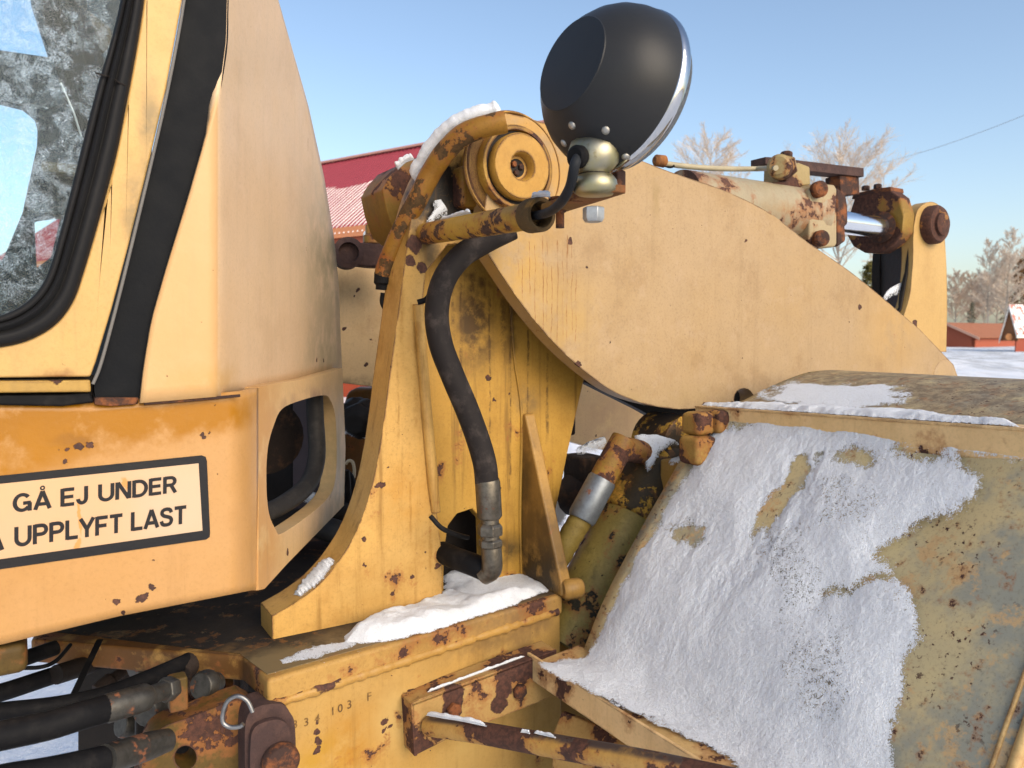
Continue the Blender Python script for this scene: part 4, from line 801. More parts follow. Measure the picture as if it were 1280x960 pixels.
def fen(w, v, up=0.):
    """point of the fender skin: w 0..1 along its profile, v across the machine"""
    k = w * (len(pp) - 1); i = min(int(k), len(pp) - 2); f = k - i
    u_, z_ = pp[i][0] + (pp[i + 1][0] - pp[i][0]) * f, pp[i][1] + (pp[i + 1][1] - pp[i][1]) * f
    dz, du = pp[i + 1][1] - pp[i][1], pp[i + 1][0] - pp[i][0]; L = math.hypot(dz, du)
    bulge = -.012 * math.exp(-((v + .62) / .07) ** 2 - ((w - .28) / .12) ** 2)
    return uvz(u_ - dz / L * (up + bulge), v, z_ + du / L * (up + bulge))
rows = [[fen(w / 60, V0 + (V1 - V0) * k / 30) for k in range(31)] for w in range(61)]
FEN = surf("fender", rows, m_fen.m, LOADER, .006)
m_edge = paint("fender_edge_paint", (.78, .54, .24), (.66, .46, .2), .62, 10, .10, .3, (.2, .08, .03), .8, rough=.6, mott=.2, edge=1.0, fleck=.4)
m_ang = paint("angle_paint", (1.0, .71, .36), (.92, .65, .31), .68, 10, .10, .25, (.3, .14, .04), .8, rough=.55, mott=.12, edge=.8, fleck=.4)
m_hinge = paint("hinge_paint", (.50, .31, .08), (.30, .17, .045), .54, 10, .08, .2, (.08, .05, .02), .8, rough=.65, mott=.3)
# angle bar across the top
ua = uA - .012
ang = [uvz(ua, V0 - .02, 1.60), uvz(ua, V1 + .0, 1.622), uvz(ua, V1 - .02, 1.616), uvz(ua, V1 - .075, 1.575), uvz(ua, V0 - .02, 1.548)]
plate("fender_angle_bar", ang, U * .006, m_ang, FEN, (), .0015)
plate("fender_angle_ledge", [uvz(ua - .002, V0 - .02, 1.598), uvz(ua - .002, V1, 1.620), uvz(ua + .05, V1, 1.620), uvz(ua + .05, V0 - .02, 1.598)], Z * .004, m_ang, FEN, (), .001)
# outer rim
rim = [fen(w / 40, V1 + .002) for w in range(0, 41)]
tube("fender_rim", rim, .006, m_edge, FEN, 10)
rows = [[fen(w / 40, V1 + .004), fen(w / 40, V1 + .006, -.02), fen(w / 40, V1 + .002, -.07)] for w in range(0, 41)]
surf("fender_lip", rows, m_edge, FEN, .004)
tube("fender_bead", [fen(w / 40, V1 - .017, .001) for w in range(0, 24)], .0028, m_edge, FEN, 8)
# bottom flange
FL = [(.842, 1.172), (.80, 1.163), (.744, 1.160)]
plate("fender_toe", [uvz(.846, V0 - .02, 1.168), uvz(.846, V1, 1.168), uvz(.752, V1, 1.166), uvz(.752, V0 - .02, 1.158)], Z * .004, m_edge, FEN, (), .001)
plate("fender_toe_flange", [uvz(.75, V0 - .05, 1.168), uvz(.75, V1, 1.174), uvz(.75, V1, 1.125), uvz(.75, V0 - .05, 1.122)], U * .006, m_ang, FEN, (), .0015)
# hinge lumps at the inner corner
for (px, py, d, a, b, c_) in [(873, 529, 1.49, .05, .05, .045), (872, 562, 1.475, .055, .055, .055), (897, 527, 1.49, .035, .045, .045)]:
    box("fender_hinge", D(px, py, d), a, b, c_, m_hinge, FEN, bevel=.011)
# bracket to the frame and stay tube
m_brk = paint("fender_bracket_paint", (.60, .39, .14), (.50, .31, .11), .60, 9, .07, .25, (.25, .10, .03), 1.0, rough=.6, mott=.15, edge=.9, fleck=.5,
    spots=[(onV(565, 885, -1.13), .022), (onV(567, 868, -1.13), .02), (onV(630, 862, -1.13), .02), (onV(633, 846, -1.13), .018), (onV(625, 880, -1.13), .02), (onV(553, 912, -1.13), .02)])
VBK = -1.13
BK = plate("fender_bracket", pv([(514, 880), (527, 873), (696, 812), (698, 868), (613, 902), (560, 924), (518, 945)], VBK), -Vv * .008, m_brk, LOADER, (), .002)
plate("bracket_flange", [onV(514, 880, VBK), onV(696, 812, VBK), onV(696, 812, VBK) - Vv * .05, onV(514, 880, VBK) - Vv * .05], -Z * .006, m_brk, BK, (), .0015)
plate("bracket_end", [onV(514, 880, VBK), onV(518, 946, VBK), onV(518, 946, VBK) - Vv * .05, onV(514, 880, VBK) - Vv * .05], U * .006, m_brk, BK, (), .0015)
for px, py in [(648, 863), (566, 887)]: hexbolt("bracket_bolt", onV(px, py, VBK), Vv, .014, .012, m_rust, BK)
m_stay = paint("stay_paint", (.62, .38, .12), (.52, .29, .06), .56, 12, .05, .2, (.05, .03, .02), 1., rough=.55, mott=.2, fleck=.6, top=((.05, .035, .032), 1.0))
tube("fender_stay", [D(536, 907, 1.24), D(600, 916, 1.17), D(700, 934, 1.08), D(800, 952, 1.0), D(930, 980, .92)], .0165, m_stay, LOADER, 20, 4)
plate("fender_gusset", [D(702, 890, 1.3), D(760, 912, 1.22), D(830, 948, 1.1), D(840, 990, 1.1), D(690, 990, 1.3), D(690, 920, 1.3)], -Z * .0 + U * .008, m_brk, LOADER, (), .0015)
# front wheel under the fender
m_tyre = rubber("tyre", (.02, .02, .02), .8, .5, (.06, .055, .05))
wc = uvz(1.47, -.95, .78)
WH = lathe("front_wheel", [(.35, 0), (.6, .02), (.70, .06), (.735, .12), (.74, .22), (.735, .34), (.70, .40), (.6, .44), (.35, .45)], wc, Vv, m_tyre, LOADER, 64)
lathe("wheel_rim", [(.36, .30), (.35, .44), (.33, .445), (.30, .36), (.12, .33), (.12, .38), (.01, .38)], wc, Vv, m_brk, WH, 40)
# ================================================================== SNOW
def inside_dist(poly, x, y):
    n = len(poly); ins = False; dm = 1e9
    for i in range(n):
        ax_, ay = poly[i]; bx, by = poly[(i + 1) % n]
        if (ay > y) != (by > y) and x < (bx - ax_) * (y - ay) / (by - ay) + ax_: ins = not ins
        dx, dy = bx - ax_, by - ay; t = max(0, min(1, ((x - ax_) * dx + (y - ay) * dy) / (dx * dx + dy * dy + 1e-9)))
        dm = min(dm, math.hypot(x - ax_ - dx * t, y - ay - dy * t))
    return dm if ins else -dm
def snow(label, poly, fn, H, step=3., edge=14., rag=7., bump=.35, mat=m_snow, seed=0, holes=None, dith=.8):
    """poly in picture pixels is mapped by fn(px, py, height) onto the surface the snow lies on"""
    xs = [p[0] for p in poly]; ys = [p[1] for p in poly]
    nx = int((max(xs) - min(xs) + 4 * step) / step) + 1; ny = int((max(ys) - min(ys) + 4 * step) / step) + 1
    vs, idx = [], {}; fs = []; msk = {}; cov = []
    for j in range(ny):
        for i in range(nx):
            x = min(xs) - 2 * step + i * step; y = min(ys) - 2 * step + j * step
            d = inside_dist(poly, x, y) + rag * noise.fractal(Vector((x * .05, y * .05, seed)), .8, 2.2, 5) + rag * .12 * noise.noise(Vector((x * .2, y * .2, seed)))
            if holes: d = min(d, holes(x, y))
            msk[i, j] = (d + random.uniform(-1, 1) * dith, x, y, d)
    for (i, j), (dm_, x, y, d) in msk.items():
        if dm_ > -step - 2:
            w = max(0, min(1, d / edge)); w = math.sqrt(1 - (1 - w) ** 2)
            h = H * w * (1 + bump * noise.fractal(Vector((x * .022, y * .022, seed + 5)), 1.1, 2.1, 4) + .03 * noise.noise(Vector((x * .25, y * .25, seed + 9))) + random.uniform(-.02, .02)) - (.0008 if d < 0 else 0)
            idx[i, j] = len(vs); vs.append(fn(x, y, h)); cov.append(max(-1.5, min(3, d / 5.)))
    for j in range(ny - 1):
        for i in range(nx - 1):
            q = [(i, j), (i + 1, j), (i + 1, j + 1), (i, j + 1)]
            if all(k in idx for k in q) and max(msk[k][0] for k in q) > 0: fs.append(tuple(idx[k] for k in q))
    o = mk("snow_patch", vs, fs, mat, None, 0, 180)
    o.data.attributes.new("cover", 'FLOAT', 'POINT').data.foreach_set("value", cov)
    return tag(o, label, "snow", "snow lying on the wheel loader", "stuff")
FBV = BVHTree.FromPolygons([p for r_ in [[fen(w / 60, V0 - .05 + (V1 - V0 + .1) * k / 30) for k in range(31)] for w in range(61)] for p in r_], [(i * 31 + j, i * 31 + j + 1, (i + 1) * 31 + j + 1, (i + 1) * 31 + j) for i in range(60) for j in range(30)])
def onF(x, y, h):
    q = FBV.ray_cast(C, ray(x, y).normalized())
    if q[0] is None:
        p = onZ(x, y, 1.172); return p + Z * (h + .001)
    n = q[1] if q[1].z > 0 else -q[1]
    return q[0] + (n * .8 + Z * .2).normalized() * (h + .0008)
def snow_grid(label, poly2, fn, H, step, edge, rag, bump, mat, seed, grain=.006, holes=None, fs_=1.0, sx=1.0, thin=None):
    """poly2 in metres on the surface; fn(a, b, h) gives the point h above it; grain is how far single grains spread past the edge"""
    xs = [p[0] for p in poly2]; ys = [p[1] for p in poly2]; rs = random.Random(seed)
    x0, y0 = min(xs) - .03, min(ys) - .03
    sxp = step / sx; nx = int((max(xs) + .03 - x0) / sxp) + 2; ny = int((max(ys) + .03 - y0) / step) + 2; idx = {}; vs = []; fs = []; cov = []
    for j in range(ny):
        for i in range(nx):
            x = x0 + i * sxp; y = y0 + j * step
            d = inside_dist(poly2, x, y)
            if d < -.03: continue
            X, Y = x * 28 * fs_ * sx, y * 28 * fs_
            d += rag * noise.fractal(Vector((X, Y, seed)), .9, 2.1, 5)
            if holes: d = min(d, holes(x, y))
            if d < -1.6 * grain: continue
            w = max(0, min(1, d / edge)); w = math.sin(w * math.pi / 2)
            n_ = noise.fractal(Vector((X * .55, Y * .55, seed + 5)), 1.0, 2.1, 5)
            h = H * w * max(.12, 1 + bump * n_) + .0005 * noise.fractal(Vector((X * 9, Y * 9, seed + 31)), .5, 2.0, 2) * min(1, w * 3 + .3)
            q = d / grain
            if thin: q = min(q, thin(x, y))
            idx[i, j] = len(vs); vs.append(fn(x, y, h)); cov.append(max(-1.6, min(3, q)))
    for (i, j) in idx:
        q = [(i, j), (i + 1, j), (i + 1, j + 1), (i, j + 1)]
        if all(k in idx for k in q): fs.append(tuple(idx[k] for k in q))
    o = mk("snow_patch", vs, fs, mat, None, 0, 180)
    o.data.attributes.new("cover", 'FLOAT', 'POINT').data.foreach_set("value", cov)
    return tag(o, label, "snow", "snow lying on the wheel loader", "stuff")
def onF(x, y):
    q = FBV.ray_cast(C, ray(x, y).normalized())
    p = q[0] if q[0] is not None else onZ(x, y, 1.172)
    return (p.dot(U), p.dot(Vv))
UP = sorted(pp)
def fenZ(u_): return float(np.interp(u_, [a_ for a_, b_ in UP], [b_ for a_, b_ in UP]))
SB = []
for k in range(200):
    u0_ = .70 + k * .005; SB.append(max(fenZ(u0_) if u0_ > .842 else 1.1725, sum((fenZ(u0_ + q * .006) if u0_ + q * .006 > .842 else 1.1725) for q in range(-7, 8)) / 15))
def baseZ(u_): return float(np.interp(u_, [.70 + k * .005 for k in range(200)], SB))
def fenP(u_, v_, h):
    z = baseZ(u_); sl = (baseZ(u_ + .012) - baseZ(u_ - .012)) / .024; L = math.hypot(1, sl); g_ = h + .0009
    return uvz(u_ - sl / L * g_, v_, z + g_ / L)
def fthin(x, y):
    n_ = noise.fractal(Vector((x * 9 + 3, y * 7, 4)), .9, 2.1, 4)
    c_ = .66 + 1.5 * n_ + 2.2 * max(0, (1.0 - (x - .80) / .10)) + 2.5 * max(0, (x - 1.085) / .05) + .8 * max(0, (-.78 - y) / .2)
    return max(.30, c_)
def hole_at(px, py, a_, b_, rot, seed, soft):
    cu, cv = onF(px, py)
    def f(x, y):
        dx, dy = x - cu, y - cv; X = dx * math.cos(rot) + dy * math.sin(rot); Y = -dx * math.sin(rot) + dy * math.cos(rot)
        return (math.hypot(X / a_, Y / b_) - 1 + .75 * noise.fractal(Vector((x * 30, y * 30, seed)), .8, 2.1, 5)) * soft
    return f
hs = [hole_at(985, 612, .055, .022, .25, 3, .022), hole_at(862, 668, .012, .04, 0, 8, .014), hole_at(1070, 573, .009, .035, 0, 12, .01), hole_at(1150, 576, .010, .04, 0, 15, .01), hole_at(955, 645, .02, .012, 0, 18, .012)]
crk = [onF(a_, b_) for a_, b_ in [(1030, 745), (1045, 741), (1062, 745), (1078, 735), (1095, 729), (1115, 731)]]
def bhole(x, y):
    d = min(h_(x, y) for h_ in hs)
    for k in range(len(crk) - 1):
        (ax_, ay_), (bx_, by_) = crk[k], crk[k + 1]; dx, dy = bx_ - ax_, by_ - ay_; t = max(0, min(1, ((x - ax_) * dx + (y - ay_) * dy) / (dx * dx + dy * dy)))
        d = min(d, (math.hypot(x - ax_ - dx * t, y - ay_ - dy * t) - .0028) * 1.2)
    return d
big = [(893, 535), (930, 531), (980, 527), (1050, 529), (1110, 540), (1125, 554), (1150, 552), (1160, 547), (1190, 560), (1225, 560), (1265, 548), (1310, 546), (1320, 564), (1240, 576), (1195, 580), (1225, 605), (1222, 630), (1195, 648), (1160, 662), (1110, 690), (1095, 705), (1120, 735), (1140, 775), (1148, 800), (1130, 835), (1125, 870), (1115, 920), (1118, 1000), (935, 1000), (922, 952), (860, 922), (800, 893), (740, 866), (684, 838), (676, 828), (735, 824), (754, 785), (780, 730), (802, 690), (852, 605)]
snow_grid("large frosty snow sheet covering the sloping fender in the right foreground", [onF(*p) for p in big], fenP, .0085, .0017, .07, .010, .32, m_snowd, 1, .011, bhole, .7, 1.7, fthin)
def zgrid(label, poly, z, H, seed, mat=m_snow, edge=.025, rag=.006, bump=.4, dith=.004, step=.003, slope=0.):
    P = [onZ(a_, b_, z) for a_, b_ in poly]
    return snow_grid(label, [(p.x, p.y) for p in P], lambda x, y, h: Vector((x, y, z + h + .0008)), H, step, edge, rag, bump, mat, seed, dith)
zgrid("snow drift on the deck at the foot of the yellow tower plate", [(428, 797), (455, 781), (490, 770), (540, 752), (556, 744), (590, 750), (650, 742), (676, 742), (640, 758), (590, 774), (540, 790), (500, 799), (460, 806), (432, 804)], ZD, .022, 3, edge=.03)
zgrid("thin dusty snow on the deck around the elbow of the tower hose", [(552, 726), (560, 712), (600, 716), (650, 718), (690, 730), (684, 742), (640, 750), (590, 752), (556, 748)], ZD, .008, 4, m_snowd, .03, .012, .6, .014)
zgrid("faint snow dust between the tower foot and the deck edge", [(345, 826), (400, 806), (450, 798), (440, 812), (390, 824), (350, 832)], ZD, .0012, 24, m_snowd, .01, .02, .5, .03)
zt_ = 1.6255
P = [(uA - .004, V0 - .01), (uA - .008, V1 - .12), (uA + .01, V1 - .13), (uA + .035, V1 - .25), (uA + .075, V0 + .36), (uA + .085, V0 + .22), (uA + .045, V0 + .10), (uA + .012, V0 + .03)]
def ledge(u_, v_, h):
    b_ = 1.602 + .022 * (v_ - V0) / (V1 - V0) if u_ < uA + .04 else fenZ(u_)
    return uvz(u_, v_, max(b_, fenZ(u_)) + h + .001)
snow_grid("narrow snow strip lying along the yellow angle bar on top of the fender", P, ledge, .011, .0024, .018, .006, .4, m_snow, 2, .004)
snow_grid("thin patches of frost on the dark top of the fender", [(1.27, V0 + .03), (1.36, V0 + .02), (1.38, V0 + .25), (1.30, V0 + .32), (1.25, V0 + .2)], lambda u_, v_, h: uvz(u_, v_, fenZ(u_) + h + .001), .0012, .003, .01, .03, .3, m_snowd, 25, .03)
fc_ = [p for p in tl_ if p[1] > 690]; fpts = pv(fc_, VT)
def foot(t, w, h):
    def at(k): k = max(0, min(len(fpts) - 1.001, k)); return fpts[int(k)].lerp(fpts[int(k) + 1], k - int(k))
    p = at(t * 20); d_ = (at(t * 20 + 2.5) - at(t * 20 - 2.5)).normalized(); n_ = d_.cross(Vv); n_ = n_ if n_.z > 0 else -n_
    return p - Vv * w + n_ * (h + .001)
L_ = (len(fpts) - 1) / 20
snow_grid("small snow streak on the curved foot of the tower plate", [(L_ * .12, .012), (L_ * .35, .004), (L_ * .62, .006), (L_ * .66, .03), (L_ * .5, .055), (L_ * .25, .06), (L_ * .12, .04)], foot, .007, .0025, .02, .006, .3, m_snow, 5, .010)
def along(pts, rad, label, seed, arc=.9, H=.014, off=Z, mat=m_snowr):
    """ridge of snow lying on top of a tube"""
    P = cr([Vector(p) for p in pts], 14); n = len(P); rows = []
    for i, p in enumerate(P):
        t = (P[min(i + 1, n - 1)] - P[max(i - 1, 0)]).normalized(); up = (off - t * off.dot(t)).normalized(); sd_ = t.cross(up)
        e = min(1, i / 4, (n - 1 - i) / 4); e = math.sqrt(max(e, 0))
        k = e * (.85 + .22 * noise.fractal(Vector((i * .17, seed, 0)), .9, 2.1, 3)); row = []
        for q in range(13):
            a = (q / 12 - .5) * 2 * arc * (.95 + .12 * noise.noise(Vector((i * .13, seed, q // 6))))
            hh_ = rad - .002 + max(0, H * k * (math.cos((q / 12 - .5) * math.pi)) ** .6 * (1 + .08 * noise.noise(p * 70 + Vector((q * .5, 0, 0)))))
            row.append(p + (up * math.cos(a) + sd_ * math.sin(a)) * hh_)
        rows.append(row)
    o = surf("snow_patch", rows, mat, None, 0, 180); return tag(o, label, "snow", "snow lying on the wheel loader", "stuff")
along([D(628, 148, 1.36), D(604, 153, 1.36), D(578, 163, 1.37), D(556, 181, 1.39), D(538, 206, 1.41), D(527, 228, 1.43)], .017, "long snow ridge on top of the painted hose at the tower head", 1, 1.0, .017, (Z * .8 - U * .6))
snow("small snow clump on the pivot housing below the painted hose", [(583, 178), (590, 165), (603, 156), (617, 154), (618, 160), (604, 168), (594, 176), (584, 180)], lambda x, y, h: onV(x, y, VA + .03) - Vv * .05 + (Z * .9 + Vv * .3) * h, .014, 1.4, 6, 2, .3, m_snow, 6)
snow("crooked snow clump between tower plate and lamp pipe", [(533, 278), (545, 262), (540, 252), (550, 251), (558, 262), (560, 266), (545, 272), (540, 280)], lambda x, y, h: onV(x, y, VT + .008) + (Vv * .6 + Z * .6) * h, .012, 1.4, 5, 2, .3, m_snow, 7)
along([D(550, 276, 1.375), D(565, 273, 1.345), D(578, 269, 1.315), D(588, 266, 1.29)], .0, "snow ridge lying on the lamp pipe next to the tower", 3, 1.2, .011)
along([D(664, 247.5, 1.12), D(676, 245.5, 1.09), D(688, 246, 1.06)], .0, "tiny snow cap on the rusty end collar of the lamp pipe", 4, 1.3, .011)
along([D(497, 212, 1.5), D(507, 203, 1.5), D(518, 199, 1.5)], .0, "small snow cap on the brown casting beside the painted hose", 5, 1.3, .018)
along([D(455, 298, 2.08), D(465, 291, 2.08), D(474, 292, 2.08)], .0, "little snow cap on the bolt of the dark tilt lever", 6, 1.3, .02)
bk0, bk1 = onV(514, 880, VBK) - Vv * .016, onV(696, 812, VBK) - Vv * .016; bka, bkb = bk0.lerp(bk1, .12), bk0.lerp(bk1, .80)
along([bka.lerp(bkb, k / 6) for k in range(7)], .0, "thin snow line on the top flange of the fender bracket", 8, 1.4, .008)
along([D(533, 893, 1.225), D(555, 897, 1.2), D(580, 901, 1.175), D(608, 907, 1.15)], .0, "snow crumbs on the left end of the rusty fender stay tube", 9, 1.2, .010)
along([D(651, 914, 1.115), D(658, 915, 1.11), D(662, 916, 1.105)], .0, "single small snow lump on the middle of the fender stay tube", 10, 1.2, .007)
along([D(668, 915, 1.1), D(680, 918, 1.09), D(694, 921, 1.075)], .0, "short snow smear right of the small lump on the fender stay tube", 11, 1.2, .007)
snow("snow patch on the dark gland of the lift cylinder", [(792, 545), (812, 543), (840, 548), (855, 556), (835, 556), (822, 565), (818, 580), (810, 588), (804, 570), (796, 556)], lambda x, y, h: D(x, y, 1.655 - (y - 545) * .0006) + (Z * .6 - Vector((0, .6, 0))) * h, .012, 1.5, 6, 3, .3, m_snowd, 12)
snow("snow on the brown block beside the cylinder hose", [(720, 563), (735, 556), (757, 549), (760, 556), (745, 566), (722, 568)], lambda x, y, h: D(x, y, 1.70) + Z * h, .012, 1.5, 5, 2, .3, m_snow, 13)
snow("snow on the small ledge under the fender hinge", [(836, 577), (850, 572), (866, 573), (868, 578), (838, 580)], lambda x, y, h: D(x, y, 1.585) + Z * h, .008, 1.5, 4, 1, .3, m_snow, 14)
snow("snow heap on the casting in the gap between cab and tower", [(430, 540), (440, 538), (470, 543), (478, 548), (470, 550), (440, 545)], lambda x, y, h: D(x, y, 2.0) + Z * h, .016, 1.5, 4, 1.5, .3, m_snow, 15)
snow("snow clump caught behind the fittings in the cab gap", [(431, 515), (438, 512), (446, 514), (440, 528), (432, 530)], lambda x, y, h: D(x, y, 2.03) - Vector((0, 1, 0)) * h, .02, 1.5, 4, 1.5, .3, m_snow, 16)
snow("snow on the pipe inside the cab opening", [(376, 622), (390, 617), (402, 621), (400, 630), (385, 632)], lambda x, y, h: D(x, y, 1.70) + Z * h, .012, 1.5, 4, 1.5, .3, m_snowd, 17)
snow("snow streak inside the dark link bracket at the arm end", [(1103, 372), (1112, 362), (1135, 352), (1134, 358), (1120, 366), (1106, 376)], lambda x, y, h: onV(x, y, -1.33) + Z * h, .012, 1.2, 4, 1.5, .3, m_snow, 18)
snow("bright snow lump behind the gusset left of the lift cylinder", [(690, 632), (700, 628), (714, 634), (702, 660), (692, 665)], lambda x, y, h: D(x, y, 1.9) + Z * h, .02, 2, 5, 2, .3, m_snow, 19)
# ================================================================== SURROUNDINGS
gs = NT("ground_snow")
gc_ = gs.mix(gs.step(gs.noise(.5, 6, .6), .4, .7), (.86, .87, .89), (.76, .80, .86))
gc_ = gs.mix(gs.math('MULTIPLY', gs.step(gs.noise(1.1, 8, .75, gs.scale((1, .18, 1))), .44, .62), gs.step(gs.vm('LENGTH', gs.pos), 30, 50)), gc_, (.26, .25, .23))  # dark tufts in the far snow, made heavier to stand in for its shade
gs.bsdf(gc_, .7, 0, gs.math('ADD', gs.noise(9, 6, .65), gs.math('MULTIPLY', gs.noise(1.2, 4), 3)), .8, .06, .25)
def gz(x, y):
    r_ = math.hypot(x, y)
    z = .05 * fb((x, y, 0), .6, 4) * min(1, r_ / 4) if r_ < 60 else 0
    z += .42 * math.exp(-((r_ - 44) / 5.0) ** 2) * (.5 + .5 * math.tanh((x - 10) / 2)) * (.8 + .4 * fb((x, y, 1), .1, 2))  # bank added to catch the sun and leave the field behind it duller
    return z + (-.02)
ax1 = [-900, -500, -300, -180, -100] + [-60 + 1.2 * k for k in range(101)] + [100, 180, 300, 500, 900]
ay1 = [-200, -100, -50, -25] + [-12 + .9 * k for k in range(90)] + [72, 80, 90, 105, 125, 150, 200, 300, 500, 900, 1600]
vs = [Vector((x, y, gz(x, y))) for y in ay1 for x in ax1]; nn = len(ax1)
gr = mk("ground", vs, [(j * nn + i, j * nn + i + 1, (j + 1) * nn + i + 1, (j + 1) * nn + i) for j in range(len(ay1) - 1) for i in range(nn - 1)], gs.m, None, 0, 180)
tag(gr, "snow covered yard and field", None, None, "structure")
# barn
e = Vector((.819, -.574, 0)); iw = Vector((.574, .819, 0)); E0 = Vector((-4.0, 20.0, 4.52))
def bp(s_, w_, z_): return E0 + e * s_ + iw * w_ + Z * z_
m_roof = flat("roof_red", (.30, .05, .07), .45, .3, 3); m_red = flat("falu_red", (.42, .075, .03), .7, .3, 4); m_redlt = flat("fascia_red", (.36, .095, .05), .6, .25, 4)
BARN = thing("barn", "red barn with snowy red corrugated metal roof behind the cab and tower", "barn", bp(-9, 3.5, 0)); BARN.location.z = 0
s0, s1 = -22.0, 3.6; WR, HR = 3.6, 2.75; per = .165
nS = int((s1 - s0) / per * 8); rows = []
for i in range(nS + 1):
    s_ = s0 + (s1 - s0) * i / nS; hh_ = (.05 if abs((s_ / per) % 1 - .5) > .25 else -.075) * abs(math.cos(2 * math.pi * s_ / per)) ** .5 + 0 * math.cos(2 * math.pi * s_ / per)
    rows.append([bp(s_, -.25 + (WR + .25) * k / 3, HR * (-.25 + (WR + .25) * k / 3) / WR + hh_) for k in range(4)])
ROOF = surf("roof", rows, m_roof, BARN, 0, 12)
rows = [[bp(s_, WR, HR), bp(s_, 2 * WR + .2, -.1)] for s_ in (s0, s1)]
surf("roof_slope", rows, m_roof, BARN, .03)
box("ridge_cap", bp((s0 + s1) / 2, WR, HR + .03), s1 - s0, .3, .08, flat("ridge_pink", (.62, .32, .25), .5), BARN, a=e, b=iw, bevel=.02)
box("fascia_board", bp((s0 + s1) / 2, -.24, -.24), s1 - s0, .05, .26, flat("fascia_orange", (.66, .26, .12), .6), BARN, a=e, b=iw, bevel=.005)
box("soffit_board", bp((s0 + s1) / 2, -.12, -.50), s1 - s0, .05, .26, m_redlt, BARN, a=e, b=iw, bevel=.005)
v, f = plate_vf([bp(s0, .35, -4.6), bp(s1 - .3, .35, -4.6), bp(s1 - .3, .35, .05), bp(s0, .35, .05)], iw * .2)
WALL = mk("wall", v, f, m_red, BARN)
plate("gable_wall", [bp(s1 - .3, .36, -4.6), bp(s1 - .3, 2 * WR - .35, -4.6), bp(s1 - .3, 2 * WR - .35, .2), bp(s1 - .3, WR, HR - .1), bp(s1 - .3, .36, .2)], -e * .2, m_red, BARN)
plate("gable_wall", [bp(s0, .36, -4.6), bp(s0, 2 * WR - .35, -4.6), bp(s0, 2 * WR - .35, .2), bp(s0, WR, HR - .1), bp(s0, .36, .2)], e * .2, m_red, BARN)
plate("back_wall", [bp(s0, 2 * WR - .4, -4.6), bp(s1 - .3, 2 * WR - .4, -4.6), bp(s1 - .3, 2 * WR - .4, .1), bp(s0, 2 * WR - .4, .1)], iw * .1, m_red, BARN)
# snow in the furrows of the roof
m_rsnow = snowmat("roof_snow", (.88, .82, .76), .3, cover=False); vs, fs = [], []
for k in range(int((s1 - s0) / per)):
    sc_ = s0 + (k + .5) * per; top_ = WR * (.60 + .05 * noise.fractal(Vector((k * .13, 0, 0)), .9, 2, 3) + random.uniform(-.015, .015)); b0 = len(vs)
    sk = random.random() < .03
    for i in range(9):
        t = i / 8; w_ = -.29 + (top_ + .29) * t; sz = (min(1, (i + .35) / 1.1)) * (1 if i < 8 else .2) * (.86 + .14 * random.random())
        for q in range(6):
            a = math.pi * q / 5; vs.append(bp(sc_ + .052 * sz * math.cos(a), w_, HR * w_ / WR - .045 + .075 * sz * math.sin(a)))
    for i in range(8):
        for q in range(5): fs.append((b0 + i * 6 + q, b0 + i * 6 + q + 1, b0 + (i + 1) * 6 + q + 1, b0 + (i + 1) * 6 + q))
    fs.append(tuple(range(b0, b0 + 6)))
tag(mk("roof_snow", vs, fs, m_rsnow, None, 0, 60), "furrowed snow lying on the lower half of the red barn roof", "snow", None, "stuff")
# long low red building far right
m_tile = flat("roof_orange", (.42, .17, .09), .7, .5, 1.5)
def far_house():
    H = thing("farm_building", "low long farm building with orange tiled roof beyond the snowy field", "building", D(1220, 430, 95)); H.location.z = 0
    a = D(1184, 420, 92); a.z = 0; b = D(1262, 420, 104); b.z = 0
    d = (b - a).normalized(); n = Vector((d.y, -d.x, 0)); n = n if n.y < 0 else -n
    L = (b - a).length; base = a
    def q(s_, w_, z_): return base + d * s_ + n * w_ + Z * z_
    zr = D(1200, 405, 95).z; ze = D(1200, 421, 92).z
    plate("wall", [q(0, 3, -1.5), q(L, 3, -1.5), q(L, 3, ze), q(0, 3, ze)], -n * .3, m_redlt, H, (), 0)
    plate("gable_wall", [q(0, 3, -1.5), q(0, -3, -1.5), q(0, -3, ze), q(0, 0, zr), q(0, 3, ze)], d * .3, m_redlt, H, (), 0)
    NTL = 26
    for k in range(NTL):
        s_ = -.5 + (L + 1) * (k + .5) / NTL
        v, f = box_vf(q(s_, 1.75, (zr + ze) / 2 - .0), d, (q(0, 3.6, ze - .2) - q(0, 0, zr)).normalized(), (q(0, 3.6, ze - .2) - q(0, 0, zr)).normalized().cross(d), (L + 1) / NTL - .04, (q(0, 3.6, ze - .2) - q(0, 0, zr)).length, .1)
        mk("roof_tile_row", v, f, m_tile, H, 0, 0)
    plate("roof_slope", [q(-.5, 0, zr), q(L + .5, 0, zr), q(L + .5, -3.5, ze - .1), q(-.5, -3.5, ze - .1)], Z * .08, m_tile, H, (), 0)
    plate("barge_board", [q(-.55, 3.7, ze - .35), q(-.55, 0, zr - .15), q(-.55, 0, zr + .15), q(-.55, 3.7, ze - .05)], d * .1, flat("barge", (.6, .35, .25), .6), H, (), 0)
far_house()
